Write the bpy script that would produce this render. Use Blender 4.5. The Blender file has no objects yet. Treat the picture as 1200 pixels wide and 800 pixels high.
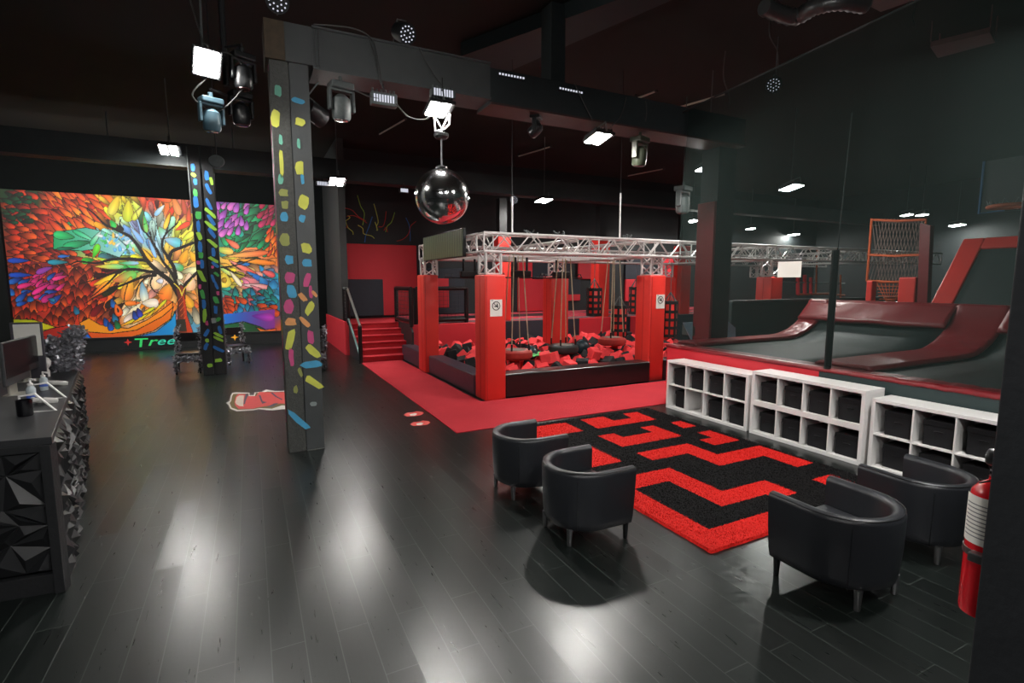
import bpy, bmesh, math, random
import numpy as np
from mathutils import Vector, Matrix
random.seed(7); RNG = np.random.RandomState(5)
PI = math.pi
C = bpy.context.scene.collection
sc = bpy.context.scene

# ------------------------------------------------------------------ camera
F = 605.; CX = 600.; CY = 400.; PITCH = math.atan(71/605.); YAW = math.radians(26.8); H = 2.2
fx, fy = math.sin(YAW), math.cos(YAW); rx, ry = math.cos(YAW), -math.sin(YAW)
cam_d = bpy.data.cameras.new('camera'); cam = bpy.data.objects.new('camera', cam_d); C.objects.link(cam)
cam.location = (0, 0, H); cam.rotation_euler = (PI/2-PITCH, 0, -YAW)
cam_d.sensor_width = 36; cam_d.lens = F/1200*36; cam_d.clip_end = 200
sc.camera = cam
# measuring helpers: where a line of sight of the photograph meets a real plane of the room
def ray(x, y):
    a = (x-CX)/F; b = -(y-CY)/F
    f = math.cos(PITCH)+b*math.sin(PITCH); u = -math.sin(PITCH)+b*math.cos(PITCH)
    return (a*rx+f*fx, a*ry+f*fy, u)
def g(x, y, z=0.):
    d = ray(x, y); t = (z-H)/d[2]; return (d[0]*t, d[1]*t)
def onx(x, y, X):
    d = ray(x, y); t = X/d[0]; return (d[1]*t, H+d[2]*t)
def ony(x, y, Y):
    d = ray(x, y); t = Y/d[1]; return (d[0]*t, H+d[2]*t)

# ------------------------------------------------------------------ materials
def lin(c): return tuple((v/12.92 if v <= .04045 else ((v+.055)/1.055)**2.4) for v in c)
def rgb(r, g_, b): return lin((r/255, g_/255, b/255))+(1,)
MATS = {}
def mat(name, col, rough=.5, metal=0., noise=.15, nscale=12., bump=0., bscale=60., spec=.5, coat=0.):
    if name in MATS: return MATS[name]
    m = bpy.data.materials.new(name); m.use_nodes = True; nt = m.node_tree; N = nt.nodes; L = nt.links
    p = N['Principled BSDF']
    p.inputs['Roughness'].default_value = rough; p.inputs['Metallic'].default_value = metal
    p.inputs['Specular IOR Level'].default_value = spec; p.inputs['Coat Weight'].default_value = coat
    tc = N.new('ShaderNodeTexCoord'); nz = N.new('ShaderNodeTexNoise'); nz.inputs['Scale'].default_value = nscale; nz.inputs['Detail'].default_value = 3
    L.new(tc.outputs['Object'], nz.inputs['Vector'])
    mx = N.new('ShaderNodeMix'); mx.data_type = 'RGBA'
    mx.inputs['A'].default_value = tuple(c*(1-noise) for c in col[:3])+(1,)
    mx.inputs['B'].default_value = tuple(min(1, c*(1+noise)) for c in col[:3])+(1,)
    L.new(nz.outputs['Fac'], mx.inputs['Factor']); L.new(mx.outputs['Result'], p.inputs['Base Color'])
    if bump:
        n2 = N.new('ShaderNodeTexNoise'); n2.inputs['Scale'].default_value = bscale; n2.inputs['Detail'].default_value = 4
        L.new(tc.outputs['Object'], n2.inputs['Vector'])
        b = N.new('ShaderNodeBump'); b.inputs['Strength'].default_value = bump; b.inputs['Distance'].default_value = .02
        L.new(n2.outputs['Fac'], b.inputs['Height']); L.new(b.outputs['Normal'], p.inputs['Normal'])
    MATS[name] = m; return m
def emit(name, col, s):
    if name in MATS: return MATS[name]
    m = bpy.data.materials.new(name); m.use_nodes = True; nt = m.node_tree
    nt.nodes.clear(); e = nt.nodes.new('ShaderNodeEmission'); e.inputs[0].default_value = col; e.inputs[1].default_value = s
    o = nt.nodes.new('ShaderNodeOutputMaterial'); nt.links.new(e.outputs[0], o.inputs[0]); MATS[name] = m; return m

BLACK = mat('black_paint', rgb(30, 31, 33), .5, bump=.15, bscale=30)
WALLB = mat('black_wall', rgb(32, 37, 39), .65, noise=.3, nscale=2)
CEIL = mat('dark_ceiling', rgb(27, 26, 21), .9, noise=.35, nscale=1.2)
BEAM = mat('beam_paint', rgb(74, 77, 78), .45, noise=.2, nscale=4, bump=.1)
BEAMD = mat('beam_dark', rgb(40, 47, 49), .6, noise=.2, nscale=4)
RUST = mat('rusty_steel', rgb(84, 70, 54), .7, noise=.4, nscale=14)
WORN = mat('worn_paint', rgb(74, 75, 72), .5, noise=.5, nscale=38, bump=.4, bscale=70)
REDV = mat('red_vinyl', rgb(216, 52, 44), .42, noise=.06, nscale=3, bump=.12, bscale=5)
REDW = mat('red_pad', rgb(204, 42, 54), .6, noise=.08, nscale=2)
REDC = mat('red_carpet', rgb(188, 54, 62), .95, noise=.12, nscale=1.5, bump=.5, bscale=300, spec=.1)
DKRED = mat('dark_red_vinyl', rgb(128, 26, 34), .36, noise=.12, nscale=4, bump=.5, bscale=5)
NAVY = mat('navy_pad', rgb(38, 44, 54), .65, noise=.1)
BLKV = mat('black_vinyl', rgb(26, 23, 24), .28, noise=.2, bump=.15, bscale=8)
BLKP = mat('black_vinyl_purple', rgb(58, 50, 60), .35, noise=.2, bump=.15, bscale=8)
LEATH = mat('black_leather', rgb(36, 38, 42), .36, noise=.15, nscale=20, bump=.12, bscale=160)
ALU = mat('aluminium', rgb(206, 202, 200), .38, metal=.35, noise=.08)
STEEL = mat('brushed_steel', rgb(130, 130, 132), .35, metal=.9, noise=.1)
WHITE = mat('white_laminate', rgb(226, 224, 222), .35, noise=.03)
BINF = mat('bin_fabric', rgb(34, 34, 36), .92, noise=.25, nscale=80, bump=.3, bscale=400, spec=.2)
FRED = mat('foam_red', rgb(238, 66, 70), .9, noise=.12, bump=.2)
FBLK = mat('foam_black', rgb(28, 28, 30), .9, noise=.2, bump=.2)
ROPE = mat('rope', rgb(168, 156, 128), .8, noise=.3)
MATTR = mat('trampoline_bed', rgb(38, 48, 48), .55, noise=.15, nscale=5, bump=.1, bscale=300)
PLAST = mat('black_plastic', rgb(22, 23, 25), .35, noise=.2)
GREYP = mat('grey_casing', rgb(84, 90, 90), .5, noise=.3, nscale=30)
PAPER = mat('paper', rgb(232, 230, 222), .8, noise=.04)
INK = mat('ink', rgb(28, 28, 30), .7)
WEBB = mat('black_webbing', rgb(20, 20, 22), .7)
FIRE = mat('extinguisher_red', rgb(205, 22, 34), .25, noise=.05, coat=.5)
DECK = mat('deck_grey', rgb(112, 104, 108), .7, noise=.2)
PAL = {'blue': mat('paint_blue', rgb(78, 170, 214), .6), 'yellow': mat('paint_yellow', rgb(222, 224, 96), .6), 'teal': mat('paint_teal', rgb(120, 196, 172), .6),
       'pink': mat('paint_pink', rgb(214, 84, 140), .6), 'orange': mat('paint_orange', rgb(240, 168, 104), .6), 'olive': mat('paint_olive', rgb(160, 164, 92), .7),
       'lime': mat('paint_lime', rgb(160, 214, 70), .6), 'dblue': mat('paint_deep_blue', rgb(40, 118, 200), .6), 'green': mat('paint_green', rgb(72, 176, 84), .6),
       'grey': mat('paint_grey', rgb(150, 160, 160), .7), 'red': mat('paint_red', rgb(206, 50, 44), .6)}
LAMP = emit('lamp_glow', (1, .97, .92, 1), 300.); LAMPH = emit('lamp_glow_half', (1, .97, .92, 1), 190.); LAMPM = emit('added_wash_glow', (1, .97, .93, 1), 300.); LAMPS = emit('added_fill_glow', (1, .98, .95, 1), 170.)  # LAMPM and LAMPS serve only the added, unseen lamps
LEDW = emit('led_dim', (.85, .88, 1, 1), .5)

# ------------------------------------------------------------------ mesh builder
def root_loc(o):
    while o.parent: o = o.parent
    return Vector(o.location)
class B:
    def __init__(s): s.bm = bmesh.new(); s.mi = 0
    def face(s, vs):
        try:
            f = s.bm.faces.new(vs); f.material_index = s.mi; return f
        except ValueError: return None
    def box(s, a, b, M=None):
        (x0, y0, z0), (x1, y1, z1) = a, b
        P = [Vector(p) for p in ((x0,y0,z0),(x1,y0,z0),(x1,y1,z0),(x0,y1,z0),(x0,y0,z1),(x1,y0,z1),(x1,y1,z1),(x0,y1,z1))]
        if M is not None: P = [M @ p for p in P]
        v = [s.bm.verts.new(p) for p in P]
        for q in ((0,3,2,1),(4,5,6,7),(0,1,5,4),(1,2,6,5),(2,3,7,6),(3,0,4,7)): s.face([v[i] for i in q])
        return s
    def rbox(s, a, b, r=.02, M=None):   # box with chamfered edges
        bm2 = bmesh.new(); bmesh.ops.create_cube(bm2, size=1)
        sx, sy, sz = [b[i]-a[i] for i in range(3)]; c = [(a[i]+b[i])/2 for i in range(3)]
        for v in bm2.verts: v.co = Vector((v.co.x*sx+c[0], v.co.y*sy+c[1], v.co.z*sz+c[2]))
        bmesh.ops.bevel(bm2, geom=list(bm2.edges), offset=min(r, .45*min(sx, sy, sz)), segments=3, affect='EDGES', profile=.5)
        mp = {v: s.bm.verts.new(M @ v.co if M is not None else v.co) for v in bm2.verts}
        for f in bm2.faces: s.face([mp[v] for v in f.verts])
        bm2.free(); return s
    def tube(s, pts, r, seg=8, closed=False, caps=True):
        pts = [Vector(p) for p in pts]; n = len(pts); rings = []
        rr = r if hasattr(r, '__len__') else [r]*n
        up = None
        for i, p in enumerate(pts):
            if closed: t = pts[(i+1) % n]-pts[i-1]
            else: t = pts[min(i+1, n-1)]-pts[max(i-1, 0)]
            t.normalize()
            if up is None:
                up = Vector((0,0,1)) if abs(t.z) < .9 else Vector((1,0,0))
            u = (up-t*up.dot(t)); u.normalize(); up = u; w = t.cross(u)
            rings.append([s.bm.verts.new(p+(u*math.cos(2*PI*k/seg)+w*math.sin(2*PI*k/seg))*rr[i]) for k in range(seg)])
        for i in range(n if closed else n-1):
            a, b = rings[i], rings[(i+1) % n]
            for k in range(seg): s.face([a[k], a[(k+1) % seg], b[(k+1) % seg], b[k]])
        if caps and not closed:
            s.face(rings[0][::-1]); s.face(rings[-1])
        return s
    def lathe(s, prof, c=(0,0,0), seg=24, M=None):   # prof: list of (r,z)
        rings = []
        for r, z in prof:
            ring = []
            for k in range(seg):
                a = 2*PI*k/seg; p = Vector((c[0]+r*math.cos(a), c[1]+r*math.sin(a), c[2]+z))
                if M is not None: p = M @ p
                ring.append(s.bm.verts.new(p))
            rings.append(ring)
        for a, b in zip(rings, rings[1:]):
            for k in range(seg): s.face([a[k], a[(k+1) % seg], b[(k+1) % seg], b[k]])
        s.face(rings[0][::-1]); s.face(rings[-1]); return s
    def prism(s, poly, f0, f1):          # poly of 2D points; f0,f1 map (u,v)->3D
        a = [s.bm.verts.new(f0(*p)) for p in poly]; b = [s.bm.verts.new(f1(*p)) for p in poly]
        s.face(a[::-1]); s.face(b); n = len(poly)
        for i in range(n): s.face([a[i], a[(i+1) % n], b[(i+1) % n], b[i]])
        return s
    def grid(s, fn, nu, nv, closed_u=False):
        V = [[s.bm.verts.new(fn(i/nu, j/nv)) for j in range(nv+1)] for i in range(nu+(0 if closed_u else 1))]
        for i in range(nu):
            a = V[i]; b = V[(i+1) % len(V)]
            for j in range(nv): s.face([a[j], b[j], b[j+1], a[j+1]])
        return V
    def build(s, name, mats, parent=None, smooth=False, bevel=0, label=None, loc=None):
        bmesh.ops.recalc_face_normals(s.bm, faces=s.bm.faces)
        base = root_loc(parent) if parent is not None else Vector(loc or (0,0,0))
        if base.length: bmesh.ops.translate(s.bm, verts=s.bm.verts, vec=-base)
        me = bpy.data.meshes.new(name); s.bm.to_mesh(me); s.bm.free()
        for m in (mats if isinstance(mats, (list, tuple)) else [mats]): me.materials.append(m)
        if smooth:
            for p in me.polygons: p.use_smooth = True
            try: me.set_sharp_from_angle(angle=math.radians(smooth if smooth is not True else 40))
            except Exception: pass
        o = bpy.data.objects.new(name, me); C.objects.link(o)
        if parent is not None: o.parent = parent
        else: o.location = base
        if bevel:
            md = o.modifiers.new('bevel', 'BEVEL'); md.width = bevel; md.segments = 2; md.limit_method = 'ANGLE'
        if label: o['label'] = label
        return o
def thing(name, label, cat, loc=(0,0,0), group=None, rz=0):
    o = bpy.data.objects.new(name, None); C.objects.link(o); o.location = loc; o.rotation_euler = (0,0,rz); o.empty_display_size = .1
    o['label'] = label; o['category'] = cat
    if group: o['group'] = group
    return o
def tag(o, label, cat, group=None, kind=None):
    o['label'] = label; o['category'] = cat
    if group: o['group'] = group
    if kind: o['kind'] = kind
    return o
def struct(o): o['kind'] = 'structure'; return o
def dup(root, loc=None, rz=None, label=None, group=None):
    def cp(o, par):
        c = o.copy(); C.objects.link(c)
        if par is not None: c.parent = par
        for ch in o.children: cp(ch, c)
        return c
    r = cp(root, None)
    if loc is not None: r.location = loc
    if rz is not None: r.rotation_euler = (0,0,rz)
    if label: r['label'] = label
    if group: r['group'] = group
    return r

# ------------------------------------------------------------------ room shell
X0, X1, Y0, Y1, ZC = -9., 27., -4., 20.05, 6.4
def floor_mat():
    m = bpy.data.materials.new('dark_plank_floor'); m.use_nodes = True; nt = m.node_tree; N = nt.nodes; L = nt.links; p = N['Principled BSDF']
    tc = N.new('ShaderNodeTexCoord')
    mp = N.new('ShaderNodeMapping'); mp.inputs['Rotation'].default_value = (0,0,PI/2); L.new(tc.outputs['Object'], mp.inputs['Vector'])
    br = N.new('ShaderNodeTexBrick'); br.inputs['Scale'].default_value = 1.0; br.inputs['Brick Width'].default_value = 1.35; br.inputs['Row Height'].default_value = .19
    br.inputs['Mortar Size'].default_value = .003; br.inputs['Mortar Smooth'].default_value = .1; br.offset = .37
    br.inputs['Color1'].default_value = (.0,0,0,1); br.inputs['Color2'].default_value = (1,1,1,1); br.inputs['Mortar'].default_value = (.5,.5,.5,1)
    L.new(mp.outputs[0], br.inputs['Vector'])
    st = N.new('ShaderNodeMapping'); st.inputs['Scale'].default_value = (14, 1.1, 1); L.new(tc.outputs['Object'], st.inputs['Vector'])
    nz = N.new('ShaderNodeTexNoise'); nz.inputs['Scale'].default_value = 3.5; nz.inputs['Detail'].default_value = 6; nz.inputs['Distortion'].default_value = 1.2
    L.new(st.outputs[0], nz.inputs['Vector'])
    cr = N.new('ShaderNodeValToRGB'); cr.color_ramp.elements[0].color = rgb(6, 10, 9); cr.color_ramp.elements[1].color = rgb(24, 30, 28)
    ad = N.new('ShaderNodeMath'); ad.operation = 'MULTIPLY_ADD'; ad.inputs[1].default_value = .35; L.new(br.outputs['Color'], ad.inputs[0])
    sb = N.new('ShaderNodeMath'); sb.operation = 'SUBTRACT'; sb.inputs[1].default_value = .2; L.new(nz.outputs['Fac'], sb.inputs[0]); L.new(sb.outputs[0], ad.inputs[2])
    L.new(ad.outputs[0], cr.inputs[0])
    mx = N.new('ShaderNodeMix'); mx.data_type = 'RGBA'; L.new(br.outputs['Fac'], mx.inputs['Factor']); L.new(cr.outputs[0], mx.inputs['A']); mx.inputs['B'].default_value = rgb(58, 64, 61)
    L.new(mx.outputs['Result'], p.inputs['Base Color'])
    rr = N.new('ShaderNodeMapRange'); rr.inputs['To Min'].default_value = .25; rr.inputs['To Max'].default_value = .33; L.new(nz.outputs['Fac'], rr.inputs[0])
    L.new(rr.outputs[0], p.inputs['Roughness']); p.inputs['Specular IOR Level'].default_value = .75
    bm_ = N.new('ShaderNodeBump'); bm_.inputs['Strength'].default_value = .25; bm_.inputs['Distance'].default_value = .001
    h = N.new('ShaderNodeMath'); h.operation = 'MULTIPLY_ADD'; h.inputs[1].default_value = -1.5; L.new(br.outputs['Fac'], h.inputs[0]); lo = N.new('ShaderNodeMath'); lo.operation = 'MULTIPLY'; lo.inputs[1].default_value = .22; L.new(nz.outputs['Fac'], lo.inputs[0]); L.new(lo.outputs[0], h.inputs[2])
    L.new(h.outputs[0], bm_.inputs['Height']); L.new(bm_.outputs[0], p.inputs['Normal'])
    ge = N.new('ShaderNodeNewGeometry'); vs = N.new('ShaderNodeVectorMath'); vs.operation = 'SUBTRACT'; vs.inputs[1].default_value = (.5,.5,.5); L.new(br.outputs['Color'], vs.inputs[0])
    vm = N.new('ShaderNodeVectorMath'); vm.operation = 'MULTIPLY'; vm.inputs[1].default_value = (.04,-.04,0); L.new(vs.outputs[0], vm.inputs[0])
    va = N.new('ShaderNodeVectorMath'); va.operation = 'ADD'; L.new(ge.outputs['Normal'], va.inputs[0]); L.new(vm.outputs[0], va.inputs[1])
    vn = N.new('ShaderNodeVectorMath'); vn.operation = 'NORMALIZE'; L.new(va.outputs[0], vn.inputs[0]); L.new(vn.outputs[0], bm_.inputs['Normal'])
    return m
FLOOR = floor_mat()
b = B(); b.box((X0,Y0,-.2),(X1,Y1,0)); struct(b.build('floor', FLOOR))
b = B(); b.box((X0,Y0,ZC),(X1,Y1,ZC+.2)); struct(b.build('ceiling', CEIL))
b = B(); b.box((X0-.2,Y0,0),(X0,Y1+.2,ZC)); struct(b.build('wall_left', WALLB))
b = B(); b.box((X1,Y0,0),(X1+.2,Y1+.2,ZC)); struct(b.build('wall_right', WALLB))
b = B(); b.box((X0,Y0-.2,0),(X1,Y0,ZC)); struct(b.build('wall_front', WALLB))
b = B(); b.box((X0,Y1,0),(2.7,Y1+.2,ZC)); struct(b.build('wall_mural', mat('mural_wall_black', rgb(11,14,14), .8, noise=.3, nscale=2, spec=.12)))
YB = 17.6
b = B(); b.box((2.7,YB,0),(X1,YB+.2,ZC)); struct(b.build('wall_back', WALLB)); b = B(); b.box((2.5,16.5,0),(2.7,Y1,ZC)); struct(b.build('wall_stair_side', mat('side_wall', rgb(52,54,54), .6)))
b = B(); b.box((-6.6,19.96,.40),(2.5,20.05,.45)); b.box((-6.6,20.0,0),(2.5,20.05,.40)); struct(b.build('baseboard_mural', mat('skirting_black', rgb(18,21,22), .5), bevel=.005))
b = B(); b.box((-7.4,19.9,.0),(-6.24,20.05,5.0)); struct(b.build('trim_1', mat('trim_black', rgb(14,17,17), .7, spec=.2)))
b = B(); b.box((-1.2,18.2,3.5),(-1,18.3,3.6)); b.bm.free()

# red carpet, floor mats
b = B(); b.box((2.57,6.87,0),(6.85,8.5,.012)); b.box((6.85,7.2,0),(9.5,8.0,.012)); b.box((6.85,8.0,0),(12.5,8.5,.012)); b.box((2.57,8.5,0),(3.66,14.08,.012))
tag(b.build('red_carpet', REDC), 'flat coral-red carpet path on the dark floor around the foam pit', 'carpet')

# ------------------------------------------------------------------ posts and beams
def dab(b, mi, P0, P1, n, ang=0, jag=.18):
    """one brush dab: an irregular rounded patch standing 2 mm proud of a face; P0 centre, (hw,hh) half sizes"""
    b.mi = mi; c = Vector(P0); hw, hh = P1; u, v, nn = n
    pts = []
    for k in range(10):
        a = 2*PI*k/10; x = math.copysign(abs(math.cos(a))**.6, math.cos(a))*hw*(1+random.uniform(-jag, jag)); y = math.copysign(abs(math.sin(a))**.6, math.sin(a))*hh*(1+random.uniform(-jag, jag))
        pts.append((x*math.cos(ang)-y*math.sin(ang), x*math.sin(ang)+y*math.cos(ang)))
    b.prism(pts, lambda x, y: c+u*x+v*y-nn*.002, lambda x, y: c+u*x+v*y+nn*.003)
PN = list(PAL.keys())
UX, UY, UZ = Vector((1,0,0)), Vector((0,1,0)), Vector((0,0,1))
# main painted post
t = thing('painted_column', 'tall dark steel column in the foreground daubed with yellow, blue and pink paint strokes', 'column', (.555, 7.25, 0))
b = B(); b.box((.34,7.03,0),(.545,7.46,4.8)); b.mi = 1; b.box((.555,7.035,0),(.775,7.46,4.8)); b.mi = 2; b.box((.5,7.05,.02),(.6,7.44,4.78))
b.mi = 0; b.box((.55,7.03,0),(.775,7.0,.012)); b.build('shaft', [WORN, BEAM, BLACK], t, bevel=.004)
D = [('teal',325.5,106,12,17,0),('blue',349,118,20,9,.1),('yellow',322.7,139,13,26,.1),('yellow',351.4,143,16,12,.1),('teal',329,163.5,6,15,0),('teal',350,168,5,16,0),
     ('yellow',329.7,190.5,7,46,0),('yellow',351,197,13,24,0),('teal',329,210,8,15,0),('blue',354.5,210,6,15,0),('olive',332.5,226,14,12,0),('olive',334,240,11,14,0),
     ('yellow',356,237,18,22,.2),('blue',333,254,12,15,0),('blue',354,256,10,12,.4),('olive',334,281.5,16,20,0),('yellow',359,291,18,16,0),('blue',339,304,14,15,0),('blue',360,308,16,15,0),
     ('pink',340,325.5,17,18,0),('pink',360,328,12,22,.3),('pink',364,342,7,22,0),('blue',341.6,341,14,22,-.2),('orange',354.5,348,9,18,-.7),('orange',368.5,344,6,14,-.7),
     ('yellow',363,361,12,24,.5),('pink',338.5,359,15,22,0),('orange',341,377,18,13,0),('orange',357,377,9,20,-.7),('yellow',340,398,12,38,.25),('pink',364,395,12,22,0),
     ('yellow',366.5,411,13,30,-.7),('pink',341.6,418,8,30,0),('blue',365,427,38,12,0),('yellow',368,448,12,34,-.9),('olive',352,436,6,16,-.3),('olive',346.5,456,7,13,0),
     ('grey',367.5,473,11,8,0),('blue',350,492,10,48,-.75)]
names = ['yellow','blue','teal','pink','orange','olive','grey']
b = B()
for nme, x, y, w, h, a in D:
    X, Z = ony(x, y, 7.03); k = 7.0/F*.5*.98
    if Z > 4.75 or X < .35: pass
    dab(b, names.index(nme), (min(max(X,.38),.73), 7.03, Z), (w*k*.62, h*k*.66), (UX, UZ, -UY), -a)
for x, y, h in ((309,96,20),(314,165,22),(316,185,10),(320,205,28),(322,227,10),(325,248,26),(327,275,14),(330,300,20),(331,325,10),(333,345,22),(334,365,12),(331,405,18),(331,434,14),(335,490,26)):
    Yv, Z = onx(x+2.5, y, .34); Yv = 7.03+.22
    dab(b, 3, (.34, Yv+random.uniform(-.08,.08), Z), (.03, h*.0065), (UY, UZ, -UX), .35)
for y in (262, 330, 385):
    Yv, Z = onx(330, y, .34); dab(b, 0, (.34, 7.2, Z), (.02, .12), (UY, UZ, -UX), .05)
b.build('paint_marks', [PAL[n] for n in names], t)
b = B(); b.box((.30,7.0,4.8),(.52,7.5,5.24)); b.mi = 1; b.box((.52,7.0,4.8),(.83,7.5,5.24)); b.build('cap', [RUST, BEAM], t, bevel=.004)
# far painted post
t = thing('painted_column', 'black steel column before the mural daubed with lime and blue paint strokes', 'column', (-.84, 14.05, 0))
b = B(); b.box((-1.07,13.85,0),(-.86,14.27,5.2)); b.box((-.82,13.85,0),(-.6,14.27,5.2)); b.box((-.9,13.9,.0),(-.7,14.2,5.2)); b.build('shaft', BLACK, t, bevel=.004)
names2 = ['dblue','lime','green','pink','grey']
E1 = []
def E_(lst, ox, oy, s):
    for nme, x, y, w, h, a in lst: E1.append((nme, ox+x*s, oy+y*s, w, h, a))
E_([('dblue',65,30,5,12,0),('green',78,97,6,8,0),('dblue',77,155,4,12,0),('lime',83,207,5,8,.4),('dblue',87,262,4,12,0),('green',90,305,5,7,0),('dblue',97,355,4,10,0),('pink',78,345,4,4,0),
    ('lime',95,415,5,14,.4),('pink',85,470,3,5,0),('green',100,510,4,10,.2),('dblue',106,560,4,10,0),('lime',110,620,4,14,-.1),('pink',122,660,3,5,0),('dblue',120,712,4,9,-.5),('lime',124,750,4,4,0),('dblue',118,780,4,8,-.4),
    ('dblue',132,40,4,12,.4),('lime',138,85,4,14,.8),('dblue',145,125,4,13,.5),('lime',143,155,4,14,.8),('dblue',147,190,4,12,.5),('lime',152,245,4,12,.8),('dblue',155,290,4,11,0),('lime',157,330,4,11,1),
    ('dblue',165,355,4,8,.8),('pink',152,368,3,3,0),('dblue',155,430,3,9,.3),('green',172,405,3,6,.8),('dblue',172,465,3,9,.3),('pink',180,505,3,5,0),('green',170,540,5,8,.4),('dblue',168,590,4,9,0),('grey',158,645,6,6,0),
    ('green',180,640,4,6,-1),('dblue',190,695,4,8,.2),('lime',182,722,3,12,1),('lime',182,742,3,12,1)], 215, 230, .225)
E1 += [('dblue',226,196,4,8,0),('lime',227,205,4,5,.8),('dblue',229,213,4,7,0),('green',229,226,4,8,0),('dblue',242,206,4,10,.0),('lime',247.6,212,3,9,.2),('dblue',244,221,4,12,.4),
       ('dblue',256,409,4,13,1),('lime',256,422,8,4,.1),('lime',246,428,5,4,0)]
b = B()
for nme, x, y, w, h, a in E1:
    X, Z = ony(x, y, 13.85); k = 14.2/F*.5
    dab(b, names2.index(nme), (min(max(X,-1.02),-.65), 13.85, Z), (w*k*.85, h*k*.9), (UX, UZ, -UY), a)
b.mi = 5; b.tube([(-1.09,13.82,5.15),(-1.075,13.82,3.7)], .012, 6)
b.build('paint_marks', [PAL[n] for n in names2]+[GREYP], t)
# beams
b = B(); b.box((.83,7.02,4.78),(3.2,7.48,5.24)); b.mi = 1; b.box((3.2,7.02,4.72),(8.45,7.48,5.2)); b.mi = 2; b.box((.83,6.99,4.76),(3.2,7.51,4.79)); b.box((.83,6.99,5.235),(3.2,7.51,5.26))
b.mi = 3; b.box((3.2,6.99,4.7),(8.45,7.51,4.73))
b.mi = 2
for xx in (.86, .90): b.box((xx,6.995,4.8),(xx+.01,7.02,5.22))
tag(b.build('ceiling_beam', [BEAM, BEAMD, BEAM, mat('beam_red_edge', rgb(70,44,42), .6)]), 'big steel beam running right from the top of the foreground painted column', 'beam')
b = B(); b.box((-8.9,13.87,4.72),(26,14.29,5.22)); tag(b.build('ceiling_beam', BEAMD), 'long dark beam crossing above the mural and the stairs', 'beam')
b = B()
b.prism([(540,66),(740,-6),(880,-40),(700,38),(560,100)], lambda x, y: Vector((*g(x,y,6.15), 6.15)), lambda x, y: Vector((*g(x,y,6.15), 6.38)))
b.box((4.25,7.1,5.2),(4.5,7.4,6.35))
tag(b.build('ventilation_duct', mat('duct_dark', rgb(34,43,45), .7)), 'wide dark duct running diagonally under the ceiling above the big beam', 'duct')
for x0 in (-5.2, 8.4, 12.2, 16.5, 21):
    pass
# ceiling tubes
TB = mat('tube_casing', rgb(196,190,176), .5)
for i, (p, q, lab) in enumerate((((575,80),(642,47),'longest thin unlit tube on the ceiling above the big beam'), ((745,116),(768,107),'short thin unlit tube by the right end of the big beam'),
        ((788,128),(850,110),'thin unlit tube beside the top left corner of the dark net'), ((445,157),(475,140),'thin unlit tube on the ceiling left of the mirror ball'),
        ((608,183),(645,172),'thin unlit tube on the ceiling below the big beam, left of the lit flood lamp'), ((736,206),(777,198),'thin unlit tube on the ceiling furthest back, near the net edge'))):
    z = 6.3; a = Vector((*g(*p, z), z)); c = Vector((*g(*q, z), z))
    b = B(); b.tube([a, c], .022, 6); b.mi = 1; b.tube([a+(a-c).normalized()*.05, a], .03, 6); b.tube([c, c+(c-a).normalized()*.05], .03, 6)
    b.box((a.x-.02,a.y-.02,a.z),(a.x+.02,a.y+.02,6.4)); tag(b.build('ceiling_tube', [TB, BLACK], loc=tuple(a)), lab, 'light tube', 'unlit tubes under the ceiling')

# ------------------------------------------------------------------ mural (a flat wall painting)
S = 3; CW, CH, OX, OY = 342*S, 200*S, 0, 214
cv = np.zeros((CH, CW, 3)); yy, xx = np.mgrid[0:CH, 0:CW]; PX = xx/S+OX; PY = yy/S+OY
seeds = [(150,290,150,205,215),(120,275,160,205,215),(165,265,140,185,230),(150,245,205,215,60),(130,235,225,200,40),(175,230,225,60,40),(200,240,235,110,40),(215,240,205,95,70),(190,270,150,200,190),
 (215,272,225,220,70),(205,300,240,180,60),(208,330,250,200,160),(215,350,250,140,40),(215,385,90,170,210),(183,330,250,215,190),(175,352,250,130,30),(150,330,245,170,50),(140,310,250,205,30),(120,312,235,200,60),
 (160,358,235,225,190),(130,345,240,110,30),(150,312,60,190,90),(132,296,70,190,110),(155,275,150,190,225),(178,285,120,180,225),(170,300,245,190,40),(90,270,20,150,90),(60,250,190,50,15),(30,240,10,60,35),(40,280,170,45,15),(20,300,130,40,15),
 (100,245,240,120,20),(80,235,210,60,20),(40,320,120,30,40),(30,350,140,30,40),(60,345,200,50,20),(90,340,220,60,20),(100,365,200,50,20),(120,375,190,90,20),(262,245,110,60,150),(285,245,20,150,90),(305,250,15,140,80),(260,285,15,150,130),
 (270,300,245,180,70),(300,300,245,140,80),(325,300,235,120,40),(268,328,245,200,40),(290,325,235,130,140),(300,345,205,80,90),(262,355,215,75,20),(318,330,40,140,190),(320,350,30,120,150),(275,385,20,110,210),(310,385,130,50,150),(325,395,235,100,30),(262,340,20,150,140),(318,240,180,40,90)]
wsum = np.zeros((CH, CW)); acc = np.zeros((CH, CW, 3))
for x, y, r, g_, b_ in seeds:
    w = 1/(((PX-x)**2+(PY-y)**2)+8)**2.2
    wsum += w; acc += w[..., None]*np.array([r, g_, b_])
cv[:] = acc/wsum[..., None]
def _bb(x0, x1, y0, y1):
    return (slice(max(0, int((y0-OY)*S)), min(CH, int((y1-OY)*S)+1)), slice(max(0, int((x0-OX)*S)), min(CW, int((x1-OX)*S)+1)))
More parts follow.
